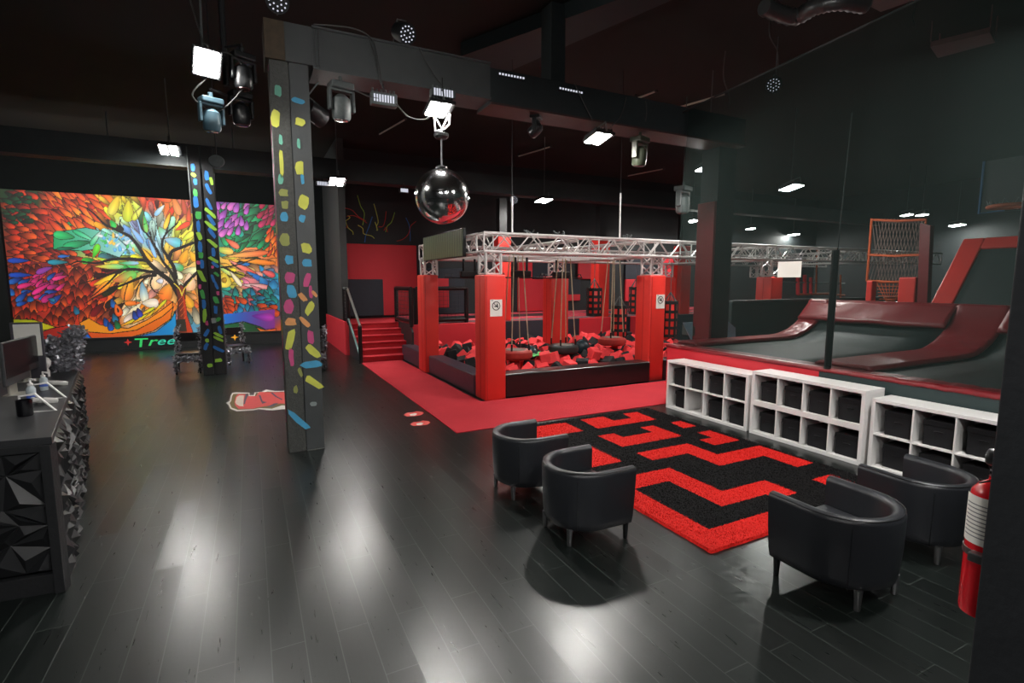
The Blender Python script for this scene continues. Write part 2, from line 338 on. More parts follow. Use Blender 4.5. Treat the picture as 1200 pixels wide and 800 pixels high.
def petal(cx, cy, L_, W_, ang, ca, cb, out=(30,10,5), ol=.75):
    R_ = L_+3; sl = _bb(cx-R_, cx+R_, cy-R_, cy+R_)
    if sl[0].start >= sl[0].stop or sl[1].start >= sl[1].stop: return
    dx = PX[sl]-cx; dy = PY[sl]-cy; u = (dx*math.cos(ang)+dy*math.sin(ang))/L_*2; v = -dx*math.sin(ang)+dy*math.cos(ang)
    uu = np.clip(u, -1, 1); wd = W_/2*np.sqrt(np.clip(1-uu**2, 0, 1))*(.72+.33*uu); d = wd-np.abs(v)
    ins = (np.abs(u) < 1) & (d > 0); edge = ins & ((d < ol) | (np.abs(u) > 1-ol*2/L_))
    f = np.clip((uu+1)/2, 0, 1)[..., None]; f = f*f*(3-2*f); col = np.array(ca)*(1-f)+np.array(cb)*f
    hi = np.clip(d/(W_/2+1e-6), 0, 1)[..., None]; col = col*(.85+.3*hi)
    sub = cv[sl]; sub[ins] = np.clip(col, 0, 255)[ins]; sub[edge] = np.array(out)
def polyf(pts, ca, cb=None, out=None, ol=.8):
    xs = [p[0] for p in pts]; ys = [p[1] for p in pts]; sl = _bb(min(xs)-1, max(xs)+1, min(ys)-1, max(ys)+1)
    x = PX[sl]; y = PY[sl]; ins = np.zeros(x.shape, bool); n = len(pts)
    dm = np.full(x.shape, 1e9)
    for i in range(n):
        (xa, ya), (xb, yb) = pts[i], pts[(i+1) % n]
        cnd = ((ya > y) != (yb > y)); xi = (xb-xa)*(y-ya)/((yb-ya) if yb != ya else 1e-9)+xa; ins ^= cnd & (x < xi)
        L2 = (xb-xa)**2+(yb-ya)**2+1e-9; tt = np.clip(((x-xa)*(xb-xa)+(y-ya)*(yb-ya))/L2, 0, 1); dm = np.minimum(dm, np.hypot(x-xa-tt*(xb-xa), y-ya-tt*(yb-ya)))
    f = ((x-min(xs))/(max(xs)-min(xs)+1e-9))[..., None]; cb = cb or ca
    sub = cv[sl]; col = np.array(ca)*(1-f)+np.array(cb)*f; sub[ins] = col[ins]
    if out is not None: sub[ins & (dm < ol)] = np.array(out)
def smooth(pts, n=14):
    out = []; P = [pts[0]]+list(pts)+[pts[-1]]
    for i in range(1, len(P)-2):
        for k in range(n):
            t_ = k/n; a, b2, c, d = [np.array(P[i+j], float) for j in (-1, 0, 1, 2)]
            out.append(.5*((2*b2)+(-a+c)*t_+(2*a-5*b2+4*c-d)*t_**2+(-a+3*b2-3*c+d)*t_**3))
    out.append(np.array(P[-2], float)); return out
def stroke(pts, w0, w1, col):
    Q_ = smooth(pts); n = len(Q_)
    for i, p in enumerate(Q_):
        w = w0+(w1-w0)*i/(n-1); sl = _bb(p[0]-w, p[0]+w, p[1]-w, p[1]+w); m = np.hypot(PX[sl]-p[0], PY[sl]-p[1]) < max(w/2, .25); sub = cv[sl]; sub[m] = np.array(col)
R = random.Random(11)
def scatter(x0, x1, y0, y1, n, L_, W_, ang, cols, jit=.3, cond=None):
    pts = []
    for _ in range(n*30):
        x, y = R.uniform(x0, x1), R.uniform(y0, y1)
        if cond and not cond(x, y): continue
        if all((x-a)**2+(y-b2)**2 > (L_*.36)**2 for a, b2 in pts): pts.append((x, y))
        if len(pts) >= n: break
    pts.sort(key=lambda p: p[1])
    for x, y in pts:
        ca, cb = R.choice(cols); s = R.uniform(.8, 1.25); a = ang(x, y) if callable(ang) else ang
        petal(x, y, L_*s, W_*s, a+R.uniform(-jit, jit), ca, cb)
away = lambda x, y: math.atan2(y-318, x-195)
tow = lambda x, y: math.atan2(318-y, 195-x)
RED = [((66,12,5),(232,66,22)),((86,18,5),(240,96,28)),((56,10,5),(212,46,22))]
ORG = [((190,50,8),(245,130,20)),((215,60,10),(250,160,30)),((180,40,8),(235,90,20))]
scatter(6, 112, 222, 312, 90, 20, 10, tow, RED, .3)
scatter(60, 125, 222, 268, 30, 25, 11, lambda x, y: .75, ORG, .15)
scatter(6, 32, 224, 262, 18, 14, 7, .3, [((5,30,18),(12,82,48)),((4,20,12),(10,60,35))], .5)
scatter(8, 140, 312, 380, 110, 16, 14, PI/2, RED, .45)
scatter(14, 72, 322, 356, 20, 16, 9, 2.6, [((150,20,70),(235,50,140)),((110,20,80),(210,40,130)),((10,30,110),(30,110,200))], .4)
for x, y, L_, W_, a, ca, cb in ((22,305,28,9,PI,(10,60,150),(20,70,190)),(24,322,30,9,PI,(8,50,140),(20,80,200)),(68,307,26,9,PI,(20,110,120),(30,150,180)),(52,316,22,10,2.8,(120,60,160),(150,60,170)),
    (75,300,16,6,3.1,(40,90,180),(30,110,200)),(13,342,10,12,1.5,(10,60,140),(30,120,200)),(35,350,8,12,1.3,(10,60,120),(20,110,180)),(60,351,10,7,.3,(10,80,120),(30,140,170)),(48,338,26,9,2.6,(200,30,110),(240,50,150)),
    (30,334,22,9,2.9,(190,30,100),(235,50,130)),(70,325,20,8,2.9,(190,30,100),(240,60,140))): petal(x, y, L_, W_, a, ca, cb)
def scatter_local(x0, x1, y0, y1, n, L_, W_, ang, jit=.4, cond=None):
    pts = []
    for _ in range(n*20):
        x, y = R.uniform(x0, x1), R.uniform(y0, y1)
        if cond and not cond(x, y): continue
        if all((x-a)**2+(y-b2)**2 > (L_*.42)**2 for a, b2 in pts): pts.append((x, y))
        if len(pts) >= n: break
    for x, y in pts:
        c = cv[min(CH-1, int((y-OY)*S)), min(CW-1, int((x-OX)*S))].copy(); k = R.uniform(.75, 1.2); c = np.clip(c*k+np.array([R.uniform(-30,30) for _ in range(3)]), 0, 255)
        a = (ang(x, y) if callable(ang) else ang)+R.uniform(-jit, jit); s = R.uniform(.8, 1.3); petal(x, y, L_*s, W_*s, a, tuple(c*.55), tuple(np.clip(c*1.15, 0, 255)), tuple(c*.25), .5)
scatter_local(120, 232, 224, 300, 70, 22, 9, away, .3); scatter_local(112, 232, 300, 372, 60, 20, 10, away, .5); scatter_local(244, 324, 292, 350, 40, 20, 9, lambda x, y: .2, .5)
# green and pale centre
polyf([(62,272),(100,266),(120,270),(140,280),(150,290),(140,302),(112,292),(96,294),(62,292)], (12,150,90), (160,205,215), (8,20,12))
for x, y, L_, W_, a, ca, cb in ((75,276,26,14,3.3,(20,140,80),(40,200,110)),(90,286,34,13,2.95,(10,110,70),(30,180,110)),(98,276,30,8,3.6,(120,220,180),(30,170,110)),(78,291,24,6,3.1,(5,70,50),(10,110,80)),(112,279,22,9,2.2,(200,225,220),(60,190,120))): petal(x, y, L_, W_, a, ca, cb, (6,50,30), .7)
for _ in range(46):
    x, y = R.uniform(114, 158), R.uniform(272, 300)
    if abs(y-272-(x-114)*.45) < 12: petal(x, y, R.uniform(4, 9), R.uniform(3, 6), R.uniform(0, 3), *R.choice([((120,190,230),(90,170,225)),((200,225,220),(215,215,225)),((240,200,80),(235,190,90)),((90,200,110),(60,180,90))]), out=(185,205,205), ol=.0)
for x, y, L_, W_, a, ca, cb in ((112,294,18,11,-1.2,(60,190,40),(110,220,40)),(103,305,16,11,3.0,(10,110,40),(60,190,50)),(120,304,18,6,.3,(190,210,40),(150,200,40)),(132,262,12,10,1.0,(20,170,60),(60,200,90)),
    (128,312,34,9,0,(235,205,60),(120,205,130)),(150,308,26,7,0,(60,190,90),(150,190,230)),(125,328,34,12,-.35,(250,190,20),(250,215,60)),(118,339,30,12,-.7,(235,80,20),(250,180,30)),(146,325,30,16,-.3,(240,120,60),(110,205,90)),
    (150,247,26,18,1.6,(230,215,50),(190,205,50)),(134,240,26,16,2.0,(240,200,40),(215,205,80)),(161,250,20,10,2.2,(225,225,120),(205,215,60)),(176,228,18,14,.6,(220,60,40),(200,30,30)),(163,222,14,11,1.5,(225,50,70),(200,30,60)),(140,222,18,10,1.6,(220,190,60),(200,170,30)),
    (190,232,24,12,.2,(235,60,30),(235,110,50)),(187,246,18,9,2.3,(240,240,230),(130,190,230)),(199,250,22,9,-1,(235,70,30),(230,60,30)),(206,240,26,12,1.2,(235,130,60),(235,150,90)),(215,240,24,9,1.4,(205,90,60),(190,80,60)),(221,252,18,9,1.6,(200,80,50),(220,90,50)),
    (214,265,20,9,-.5,(240,90,40),(235,70,40)),(220,277,18,10,-.6,(200,220,60),(235,235,90)),(196,258,22,8,1.9,(250,180,30),(250,210,80)),(190,272,16,14,1,(120,200,140),(170,205,225)),(203,283,22,16,.3,(150,195,225),(90,190,200)),(160,275,26,9,.9,(150,195,235),(120,170,230)),
    (170,262,22,8,1.4,(60,190,90),(130,205,100)),(178,290,26,7,1.2,(110,175,230),(140,190,235)),(172,298,22,6,.9,(250,190,40),(245,170,30)),(216,300,18,14,2,(245,180,40),(230,150,20)),(208,312,16,12,.5,(150,190,220),(80,180,90)),(226,300,14,12,1,(250,190,30),(235,160,20)),
    (182,328,22,22,1.6,(250,225,190),(245,205,150)),(187,329,9,9,0,(200,205,225),(225,225,235)),(168,342,26,14,1.4,(110,170,200),(240,235,210)),(150,338,30,20,1.8,(245,190,40),(240,130,40)),(155,355,20,9,3.1,(240,110,30),(250,140,40)),(176,355,20,16,0,(235,225,200),(250,235,220)),
    (195,342,22,22,2,(250,170,60),(245,120,30)),(200,358,16,16,1,(245,110,30),(250,140,40)),(222,330,22,20,1.5,(250,220,190),(250,190,140)),(220,352,20,14,1,(250,150,40),(235,180,40))): petal(x, y, L_, W_, a, ca, cb, (120,80,20), .6)
# lower hills
polyf([(14,373),(40,374),(70,384),(92,386),(60,392),(30,400),(14,400)], (150,170,10), (235,205,20), (20,20,5), 1)
polyf([(16,378),(45,386),(80,386),(60,396),(30,394)], (200,190,20), (215,200,30), (40,40,5))
polyf([(22,398),(60,384),(84,380),(96,396),(90,402),(30,402)], (130,25,15), (200,40,25), (20,8,5), 1)
petal(52, 398, 26, 11, .1, (150,20,15), (225,50,35)); petal(101, 393, 20, 13, 0, (10,80,180), (20,110,220))
polyf([(92,378),(104,372),(118,380),(150,384),(172,374),(190,362),(203,352),(202,366),(186,382),(160,392),(120,395),(100,390)], (235,150,20), (250,140,20), (30,12,3), 1)
polyf([(100,388),(130,390),(160,386),(190,370),(204,358),(200,374),(180,388),(150,396),(108,398)], (220,80,20), (240,120,20), (25,10,3), 1)
polyf([(150,396),(182,388),(200,374),(206,362),(208,398)], (20,110,200), (20,150,215), (8,30,50), 1)
for x, y, a in ((150,378,-.4),(163,374,-.5),(176,368,-.6),(186,360,-.8),(170,366,-.5)): petal(x, y, 26, 6, a, (250,150,20), (210,220,40), (60,50,5), .7)
for x, y, c1 in ((89,363,(30,120,160)),(132,355,(30,110,200)),(124,377,(20,90,190)),(134,372,(30,130,180)),(137,380,(20,130,70)),(158,369,(40,80,180)),(163,366,(60,70,190)),(129,382,(20,90,200))): petal(x, y, 12, 10, 1.2, tuple(c*.6 for c in c1), c1)
petal(138, 363, 16, 13, 1.2, (240,120,20), (245,90,20)); petal(138, 363, 6, 3, 1.3, (20,10,5), (20,10,5))
# right side
polyf([(244,238),(322,242),(322,290),(244,290)], (20,130,110), (15,120,70))
scatter(280, 316, 238, 290, 28, 22, 11, 2.5, [((8,80,45),(20,175,105)),((5,60,40),(20,150,90))], .4)
scatter(246, 280, 240, 290, 24, 13, 9, 1.6, [((10,90,80),(20,175,150)),((20,110,60),(40,190,120))], .9)
scatter(250, 290, 236, 274, 22, 14, 10, 1.9, [((120,50,150),(205,110,215)),((150,60,160),(225,120,205))], .5)
scatter(306, 322, 236, 262, 10, 14, 9, 2.1, [((120,20,60),(215,50,110)),((110,15,40),(190,40,80))], .3)
scatter(312, 324, 268, 300, 10, 12, 7, 2, ORG, .4)
for x, y, L_, W_, a, ca, cb in ((262,293,24,12,.2,(150,200,80),(245,200,90)),(272,285,20,10,.6,(220,90,60),(240,130,100)),(290,298,50,10,-.1,(250,190,90),(240,110,60)),(300,306,46,10,.1,(250,170,40),(245,130,30)),(262,315,26,9,.6,(130,205,110),(220,220,120)),
    (285,314,40,9,.5,(245,150,140),(235,90,70)),(285,309,16,6,.1,(40,140,220),(30,110,200)),(262,328,18,24,1.6,(240,210,60),(250,225,90)),(262,328,7,9,0,(150,110,20),(200,150,20)),(276,326,24,8,.9,(235,225,190),(245,235,210)),(300,324,28,9,.5,(40,130,210),(30,100,200)),
    (308,330,14,14,1,(60,160,220),(20,100,180)),(300,335,34,9,.1,(245,220,215),(235,150,150)),(306,341,30,9,.5,(240,140,150),(205,60,90)),(314,342,9,9,0,(240,230,215),(200,160,150)),(320,333,12,16,1.6,(20,110,170),(60,160,210)),(314,320,18,10,.4,(240,120,120),(235,90,90)),
    (306,314,8,8,1,(30,140,200),(50,160,220))): petal(x, y, L_, W_, a, ca, cb, (50,25,15), .6)
scatter(268, 322, 340, 364, 26, 12, 9, .8, [((5,90,90),(20,165,155)),((5,80,110),(30,150,190))], .8)
scatter(258, 284, 350, 366, 12, 11, 8, 1, [((150,40,8),(235,90,25))], .6); scatter(306, 322, 358, 366, 5, 12, 9, 0, [((170,50,10),(235,90,30))], .4)
petal(281, 362, 9, 11, 1.3, (10,90,140), (30,150,200))
polyf([(260,368),(322,362),(322,392),(260,392)], (10,120,215), (150,50,150), None)
petal(308, 371, 26, 12, .1, (120,40,170), (200,60,190), (110,50,160), .0)
polyf([(260,380),(285,376),(305,382),(322,392),(322,399),(260,400)], (20,110,60), (40,60,30), (12,25,12), 1.2)
polyf([(262,390),(280,388),(300,392),(322,394),(322,400),(262,400)], (225,190,20), (190,90,15), (20,12,5))
polyf([(298,382),(310,386),(324,384),(324,396),(308,392)], (240,140,30), (235,90,30), (30,12,5))
# tree
DK = (22, 13, 8)
for pts, w0, w1 in (([(209,345),(200,330),(185,318),(172,305),(163,290),(152,277),(138,270),(122,262),(110,250),(100,243),(92,240)], 6.5, 1), ([(172,305),(150,303),(130,304),(112,308),(92,306),(80,310),(60,313)], 4.5, .8),
    ([(190,320),(175,318),(155,315),(140,317),(118,325),(95,332),(78,338)], 4.5, .8), ([(182,322),(165,325),(150,331),(135,337),(120,343),(108,350),(98,356)], 4, .8), ([(172,324),(163,333),(159,345),(160,358)], 2.2, .7), ([(150,331),(146,345),(146,356),(152,362)], 1.6, .7),
    ([(178,325),(176,333),(182,342),(192,344)], 2.4, .6), ([(140,317),(128,330),(114,342),(106,348)], 3, 1), ([(208,335),(200,318),(190,305),(184,292),(178,284),(176,272)], 4, 1.5), ([(186,298),(180,285),(173,275),(166,268),(162,256),(159,246)], 2.8, .7),
    ([(206,325),(203,312),(196,300),(190,290),(191,280),(196,272),(207,262),(210,256)], 5, 1), ([(191,280),(196,268),(199,258),(200,252)], 2, .7), ([(198,302),(202,294),(212,290),(222,286),(228,284)], 4.5, 3), ([(211,290),(212,282),(212,276)], 1.3, .6),
    ([(215,345),(216,335),(224,326),(232,318),(244,312),(262,313),(282,309),(300,303),(318,306)], 5, .8), ([(262,313),(272,318),(284,322),(296,323)], 2.5, .8), ([(182,292),(181,280),(178,268),(178,255),(176,240)], 1.4, .5), ([(165,264),(170,262),(175,258)], .8, .4), ([(144,268),(140,262),(142,256)], 2.5, .8),
    ([(144,245),(142,232),(144,222)], 1, 1), ([(144,229),(150,232),(156,228)], .9, .9)): stroke(pts, w0, w1, DK)
polyf([(205,338),(208,352),(208,372),(204,388),(200,402),(232,402),(226,388),(219,368),(217,350),(218,338),(212,332)], (55,25,12), (215,70,25), DK, 1)
polyf([(214,345),(217,352),(219,370),(226,390),(229,400),(222,400),(216,378)], (190,50,15), (225,80,30), None)
for a in range(5): stroke([(209+a,352+6*a),(214+a,346+6*a)], .8, .5, (225,110,40))
stroke([(213,346),(216,338),(226,326)], 1.4, 1, (230,200,60)); stroke([(213,346),(210,338),(204,332)], 1.4, 1, (230,200,60))
polyf([(207,374),(217,374),(219,388),(205,388)], (40,40,30), (50,40,28), None)
for x0 in range(218, 232, 4): stroke([(x0, 374), (x0, 400)], .3, .3, (120,100,80))
# bring the painting onto the wall
MX0, MX1, MZ0, MZ1 = -6.22, .93, .45, 4.80; nu, nv = 640, 380
gx = np.linspace(MX0, MX1, nu+1); gz = np.linspace(MZ0, MZ1, nv+1); GX, GZ = np.meshgrid(gx, gz, indexing='ij')
Yw = 20.03; rr_ = GX*rx+Yw*ry; ff = GX*fx+Yw*fy; zz = GZ-H; df = ff*math.cos(PITCH)-zz*math.sin(PITCH); up_ = ff*math.sin(PITCH)+zz*math.cos(PITCH)
SX = CX+F*rr_/df; SY = CY-F*up_/df
ix = np.clip(((SX-OX)*S).astype(int), 0, CW-1); iy = np.clip(((SY-OY)*S).astype(int), 0, CH-1)
colr = cv[iy, ix]/255.; colr = np.where(colr <= .04045, colr/12.92, ((colr+.055)/1.055)**2.4)
verts = np.stack([GX, np.full_like(GX, Yw), GZ], -1).reshape(-1, 3); idx = np.arange((nu+1)*(nv+1)).reshape(nu+1, nv+1)
fc = np.stack([idx[:-1,:-1], idx[1:,:-1], idx[1:,1:], idx[:-1,1:]], -1).reshape(-1, 4)
me = bpy.data.meshes.new('mural'); me.vertices.add(len(verts)); me.vertices.foreach_set('co', verts.ravel().astype('f'))
me.loops.add(fc.size); me.loops.foreach_set('vertex_index', fc.ravel().astype('i')); me.polygons.add(len(fc)); me.polygons.foreach_set('loop_start', np.arange(0, fc.size, 4).astype('i')); me.update(calc_edges=True)
ca = me.color_attributes.new('paint', 'FLOAT_COLOR', 'POINT'); ca.data.foreach_set('color', np.concatenate([colr.reshape(-1, 3), np.ones((len(verts), 1))], 1).ravel().astype('f'))
mm = bpy.data.materials.new('mural_paint'); mm.use_nodes = True; at_ = mm.node_tree.nodes.new('ShaderNodeVertexColor'); at_.layer_name = 'paint'
pb = mm.node_tree.nodes['Principled BSDF']; mm.node_tree.links.new(at_.outputs[0], pb.inputs['Base Color']); pb.inputs['Roughness'].default_value = .6
me.materials.append(mm); mo = bpy.data.objects.new('mural', me); C.objects.link(mo)
tag(mo, 'huge colourful wall painting of a swirling tree with petal-like leaves', 'mural')
def text(s, size, M_, mats, name, ext=.004, shear=0., space=1., parent=None):
    cu = bpy.data.curves.new(name, 'FONT'); cu.body = s; cu.size = size; cu.extrude = ext; cu.shear = shear; cu.space_character = space; cu.align_x = 'CENTER'; cu.align_y = 'CENTER'; cu.offset = size*.007
    o = bpy.data.objects.new(name, cu); C.objects.link(o); dg = bpy.context.evaluated_depsgraph_get(); dg.update()
    me = bpy.data.meshes.new_from_object(o.evaluated_get(dg)); bpy.data.objects.remove(o); me.materials.clear(); me.materials.append(mats)
    me.transform(M_); o2 = bpy.data.objects.new(name, me); C.objects.link(o2)
    if parent is not None: me.transform(Matrix.Translation(-root_loc(parent))); o2.parent = parent
    return o2
RX90 = Matrix.Rotation(PI/2, 4, 'X')
t = thing('graffiti_tag', 'bright green hand-lettered word Tree on the black skirting under the mural', 'lettering', (-2.8, 19.99, .22))
text('T', .40, Matrix.Translation((-3.22, 19.985, .22)) @ Matrix.Scale(1.5, 4, UX) @ RX90, mat('tag_green', rgb(60,230,120), .6), 'letter', .008, .1, parent=t)
text('r', .40, Matrix.Translation((-2.93, 19.985, .25)) @ Matrix.Scale(1.5, 4, UX) @ RX90, mat('tag_green', rgb(60,230,120), .6), 'letter', .008, .3, parent=t)
text('e', .36, Matrix.Translation((-2.68, 19.985, .25)) @ Matrix.Scale(1.4, 4, UX) @ RX90, mat('tag_cyan', rgb(60,225,190), .6), 'letter', .008, .3, parent=t)
text('e', .36, Matrix.Translation((-2.42, 19.985, .25)) @ Matrix.Scale(1.4, 4, UX) @ RX90, mat('tag_cyan', rgb(60,225,190), .6), 'letter', .008, .3, parent=t)
def star(x, z, r, m, lab):
    b = B(); pts = [((r if k % 2 == 0 else r*.35)*math.cos(k*PI/4), (r if k % 2 == 0 else r*.35)*math.sin(k*PI/4)) for k in range(8)]
    b.prism(pts, lambda u, v: Vector((x+u, 19.998, z+v)), lambda u, v: Vector((x+u, 19.985, z+v))); tag(b.build('painted_star', m, loc=(x, 19.99, z)), lab, 'painted star')
star(-3.54, .27, .11, PAL['red'], 'small red painted star left of the word Tree'); star(-.55, .28, .12, mat('paint_amber', rgb(250,170,30), .6), 'small orange painted star right of the far painted column')

# ------------------------------------------------------------------ platform, stairs, back wall pads
PZ = .96
t = thing('padded_platform', 'raised platform with red and black padded front behind the foam pit', 'platform', (4, 14.4, 0))
b = B(); b.box((4.02,14.36,0),(26.8,YB,PZ)); b.box((2.7,15.8,0),(4.02,YB,PZ)); b.box((2.5,15.8,0),(2.7,16.5,PZ)); b.build('deck', REDC, t)
px_ = 4.02
secs = [(4.02,6.95,'r'),(6.95,9.75,'k'),(9.75,11.3,'r'),(11.3,11.9,'k'),(11.9,13.2,'r'),(13.2,17,'k'),(17,19,'r'),(19,26.8,'k')]
for a, c, k in secs:
    b = B(); b.rbox((a,14.3,0),(c-.01,14.36,PZ),.015); b.build('front_pad', REDW if k == 'r' else NAVY, t, label='red front pad' if k == 'r' else 'black front pad')
b = B(); b.rbox((2.44,15.82,0),(2.5,Y1-.1,1.0),.015); b.build('side_pad', REDW, t)
for a, c in ((4.3,10.5),(10.8,16.8),(17.2,26)):
    b = B(); b.rbox((a,14.9,PZ),(c,15.2,PZ+.07),.03); b.rbox((a,16.9,PZ),(c,17.3,PZ+.07),.03); b.rbox((a,15.2,PZ),(a+.3,16.9,PZ+.07),.03); b.rbox((c-.3,15.2,PZ),(c,16.9,PZ+.07),.03); b.mi = 1; b.box((a+.3,15.2,PZ),(c-.3,16.9,PZ+.03)); b.mi = 2; b.box((a,14.5,PZ),(c,14.85,PZ+.02))
    b.build('trampoline_surround', [mat('rose_pad', rgb(196,70,84), .5), MATTR, DECK], t)
t = thing('staircase', 'short red carpeted staircase with six steps up to the platform', 'stairs', (3.3, 14.14, 0))
for k in range(6):
    b = B(); b.box((2.62,14.14+.277*k,0),(3.98,14.14+.277*(k+1)+(.02 if k < 5 else 0),PZ/6*(k+1)-.02)); b.mi = 1; b.rbox((2.62,14.12+.277*k,PZ/6*(k+1)-.03),(3.98,14.14+.277*(k+1),PZ/6*(k+1)),.008)
    b.build('step', [mat('riser_red', rgb(168,14,28), .8), REDC], t)
b = B(); b.prism([(14.1,0),(15.85,0),(15.85,PZ+.02),(14.3,PZ+.02),(14.1,PZ-.2)], lambda u, v: Vector((3.98,u,v)), lambda u, v: Vector((4.04,u,v))); b.build('side_panel', BLACK, t)
b = B(); b.prism([(14.1,0),(15.85,0),(15.85,PZ),(14.1,.12)], lambda u, v: Vector((2.56,u,v)), lambda u, v: Vector((2.62,u,v))); b.build('stringer', BLACK, t)
t = thing('stair_handrail', 'grey metal handrail on black posts up the left side of the stairs', 'handrail', (2.6, 14.1, 0))
for (x, y, z0, z1) in ((2.56,14.06,0,1.02),(2.56,15.84,.9,2.0),(2.56,16.5,.96,2.0)):
    b = B(); b.tube([(x,y,z0),(x,y,z1)], .055, 10); b.build('post', BLKV, t, smooth=True)
b = B(); b.tube([(2.56,14.0,1.0),(2.56,15.84,1.98),(2.56,16.5,1.98)], .035, 8); b.build('handrail', mat('rail_grey', rgb(120,122,118), .4, .5), t, smooth=True)
b = B(); b.tube([(2.56,14.08,.16),(2.56,15.84,1.1)], .03, 8); b.build('lower_rail', mat('rail_green', rgb(120,150,146), .4, .5), t, smooth=True)
b = B()
for k in range(9):
    y = 15.84+.66*k/8; b.tube([(2.56,y,1.05),(2.56,y,1.95)], .006, 4)
for k in range(8): b.tube([(2.56,15.84,1.1+.11*k),(2.56,16.5,1.1+.11*k)], .006, 4)
b.build('mesh_panel', BLACK, t)
def railing(p, q, lab, n=2):
    t = thing('padded_railing', lab, 'railing', (p[0], p[1], PZ), 'black padded railings of the platform')
    p = Vector(p); q = Vector(q)
    for k in range(n):
        c = p.lerp(q, k/(n-1)); b = B(); b.tube([(c.x,c.y,PZ-.05),(c.x,c.y,2.0)], .065, 10); b.build('post', BLKV, t, smooth=True)
    b = B(); b.tube([(p.x,p.y,1.98),(q.x,q.y,1.98)], .06, 10); b.build('top_rail', BLKV, t, smooth=True)
    b = B(); b.tube([(p.x,p.y,1.06),(q.x,q.y,1.06)], .06, 10); b.build('bottom_rail', BLKV, t, smooth=True)
    b = B(); L_ = (q-p).length
    for k in range(int(L_/.12)): c = p.lerp(q, k*.12/L_); b.tube([(c.x,c.y,1.08),(c.x,c.y,1.96)], .004, 4)
    for k in range(7): b.tube([(p.x,p.y,1.15+.12*k),(q.x,q.y,1.15+.12*k)], .004, 4)
    b.build('mesh_panel', BLACK, t)
railing((4.0,15.8,0), (4.02,14.25,0), 'black padded railing frame along the right side of the stairs')
railing((4.2,14.42,0), (5.75,14.42,0), 'black padded railing along the platform front behind the left rear pillar')
b = B(); b.rbox((5.6,14.6,PZ),(5.75,14.72,2.05),.03); b.rbox((2.36,16.2,.96),(2.43,16.32,2.0),.02); b.bm.free()
# wall pads on the back wall (Y = YB) measured from the photo
pads = [((405,285,490,375),'r','large red wall pad above and around the landing behind the stairs'),((407,327,450,373),'k','black wall pad set into the big red one behind the stairs'),
        ((490,314,545,372),'k','dark navy wall pad between the stairs railing and the left trusses'),((508,326,526,360),'r','narrow red wall pad seen inside the railing frame behind the left rear pillar'),
        ((624,300,670,327),'k','dark navy wall pad behind the middle of the front truss'),((607,298,624,327),'r','small red wall pad under the truss right of the red padded column'),((607,327,645,364),'r','wide dull red wall pad left of the middle rear pillar'),
        ((645,327,680,345),'k','navy wall pad right of the middle rear pillar'),((678,300,712,327),'r','dull red wall pad behind the first hanging punch bag'),((733,300,760,327),'k','navy wall pad behind the right front pillar'),
        ((776,300,800,328),'r','dull red wall pad left of the net, right of the right front pillar'),((776,328,800,362),'k','navy wall pad left of the net, beneath the red one'),((645,345,680,352),'r','low red strip pad right of the middle rear pillar'),((733,327,760,352),'r','dull red wall pad below the navy one behind the right front pillar')]
for i, ((xa, ya, xb, yb), k, lab) in enumerate(pads):
    a = ony(xa, ya, YB-.06); c = ony(xb, yb, YB-.06); z0 = max(PZ+.08, c[1]); f = .04 if i in (1,3) else 0
    b = B(); b.rbox((a[0], YB-.08-f, z0), (c[0]-.01, YB, a[1]), .02); tag(b.build('wall_pad', REDW if k == 'r' else NAVY, loc=((a[0]+c[0])/2, YB, z0)), lab, 'wall pad')
# padded columns on the platform
for xa, xb, ztop, lab in ((6.85,7.3,3.62,'tall bright red padded column behind the left part of the truss'),(10.62,11.1,3.6,'tall red padded column behind the hanging punch bags'),(14.4,14.9,3.5,'tall red padded column seen through the left edge of the net')):
    b = B(); b.rbox((xa,14.5,PZ-.03),(xb,14.95,ztop),.03); b.mi = 1; b.box((xa+.1,14.6,ztop),(xb-.1,14.85,4.72)); tag(b.build('padded_column', [REDV, BLACK], loc=((xa+xb)/2,14.7,PZ)), lab, 'column')
b = B(); xa = ony(594,370,14.25); b.rbox((6.75,14.2,.98),(7.35,14.28,2.0),.02); b.bm.free()
# cables / paint splashes on the wall above the stairs
b = B(); cols = ['yellow','red','dblue','lime']
def sp(pts, mi, w=.013):
    b.mi = mi; P3 = []
    for x, y in smooth([(370+p[0]*.125, 200+p[1]*.125) for p in pts], 6):
        X, Z = ony(x, y, YB-.01); P3.append((X, YB-.01, Z))
    b.tube(P3, w, 5)
for pts, mi in (([(220,350),(260,410),(280,470),(300,530),(345,570),(350,600)],0),([(270,350),(340,370),(400,430),(470,470)],1),([(290,430),(350,420),(420,450),(480,490)],1),([(390,230),(420,330),(455,400),(440,510)],3),([(530,430),(500,520),(470,600),(460,670)],2),
    ([(395,510),(440,540),(450,590),(520,610),(550,635)],0),([(545,310),(570,400),(585,480),(570,520),(580,560)],0),([(660,380),(650,460),(630,520),(590,525)],1),([(740,390),(710,480),(670,520),(655,575)],3),([(845,440),(875,510),(885,600),(885,660)],2),([(940,475),(890,520),(870,590),(820,640),(760,660)],1),([(280,470),(320,440),(300,420)],0),([(270,560),(300,510)],1),([(555,480),(575,540),(570,560)],0),([(640,560),(660,530),(672,575)],1)): sp(pts, mi)
tag(b.build('paint_splashes', [PAL['yellow'], PAL['red'], PAL['dblue'], PAL['lime']]), 'tangle of thin yellow, red and blue painted streaks on the black wall above the stairs', 'wall paint')

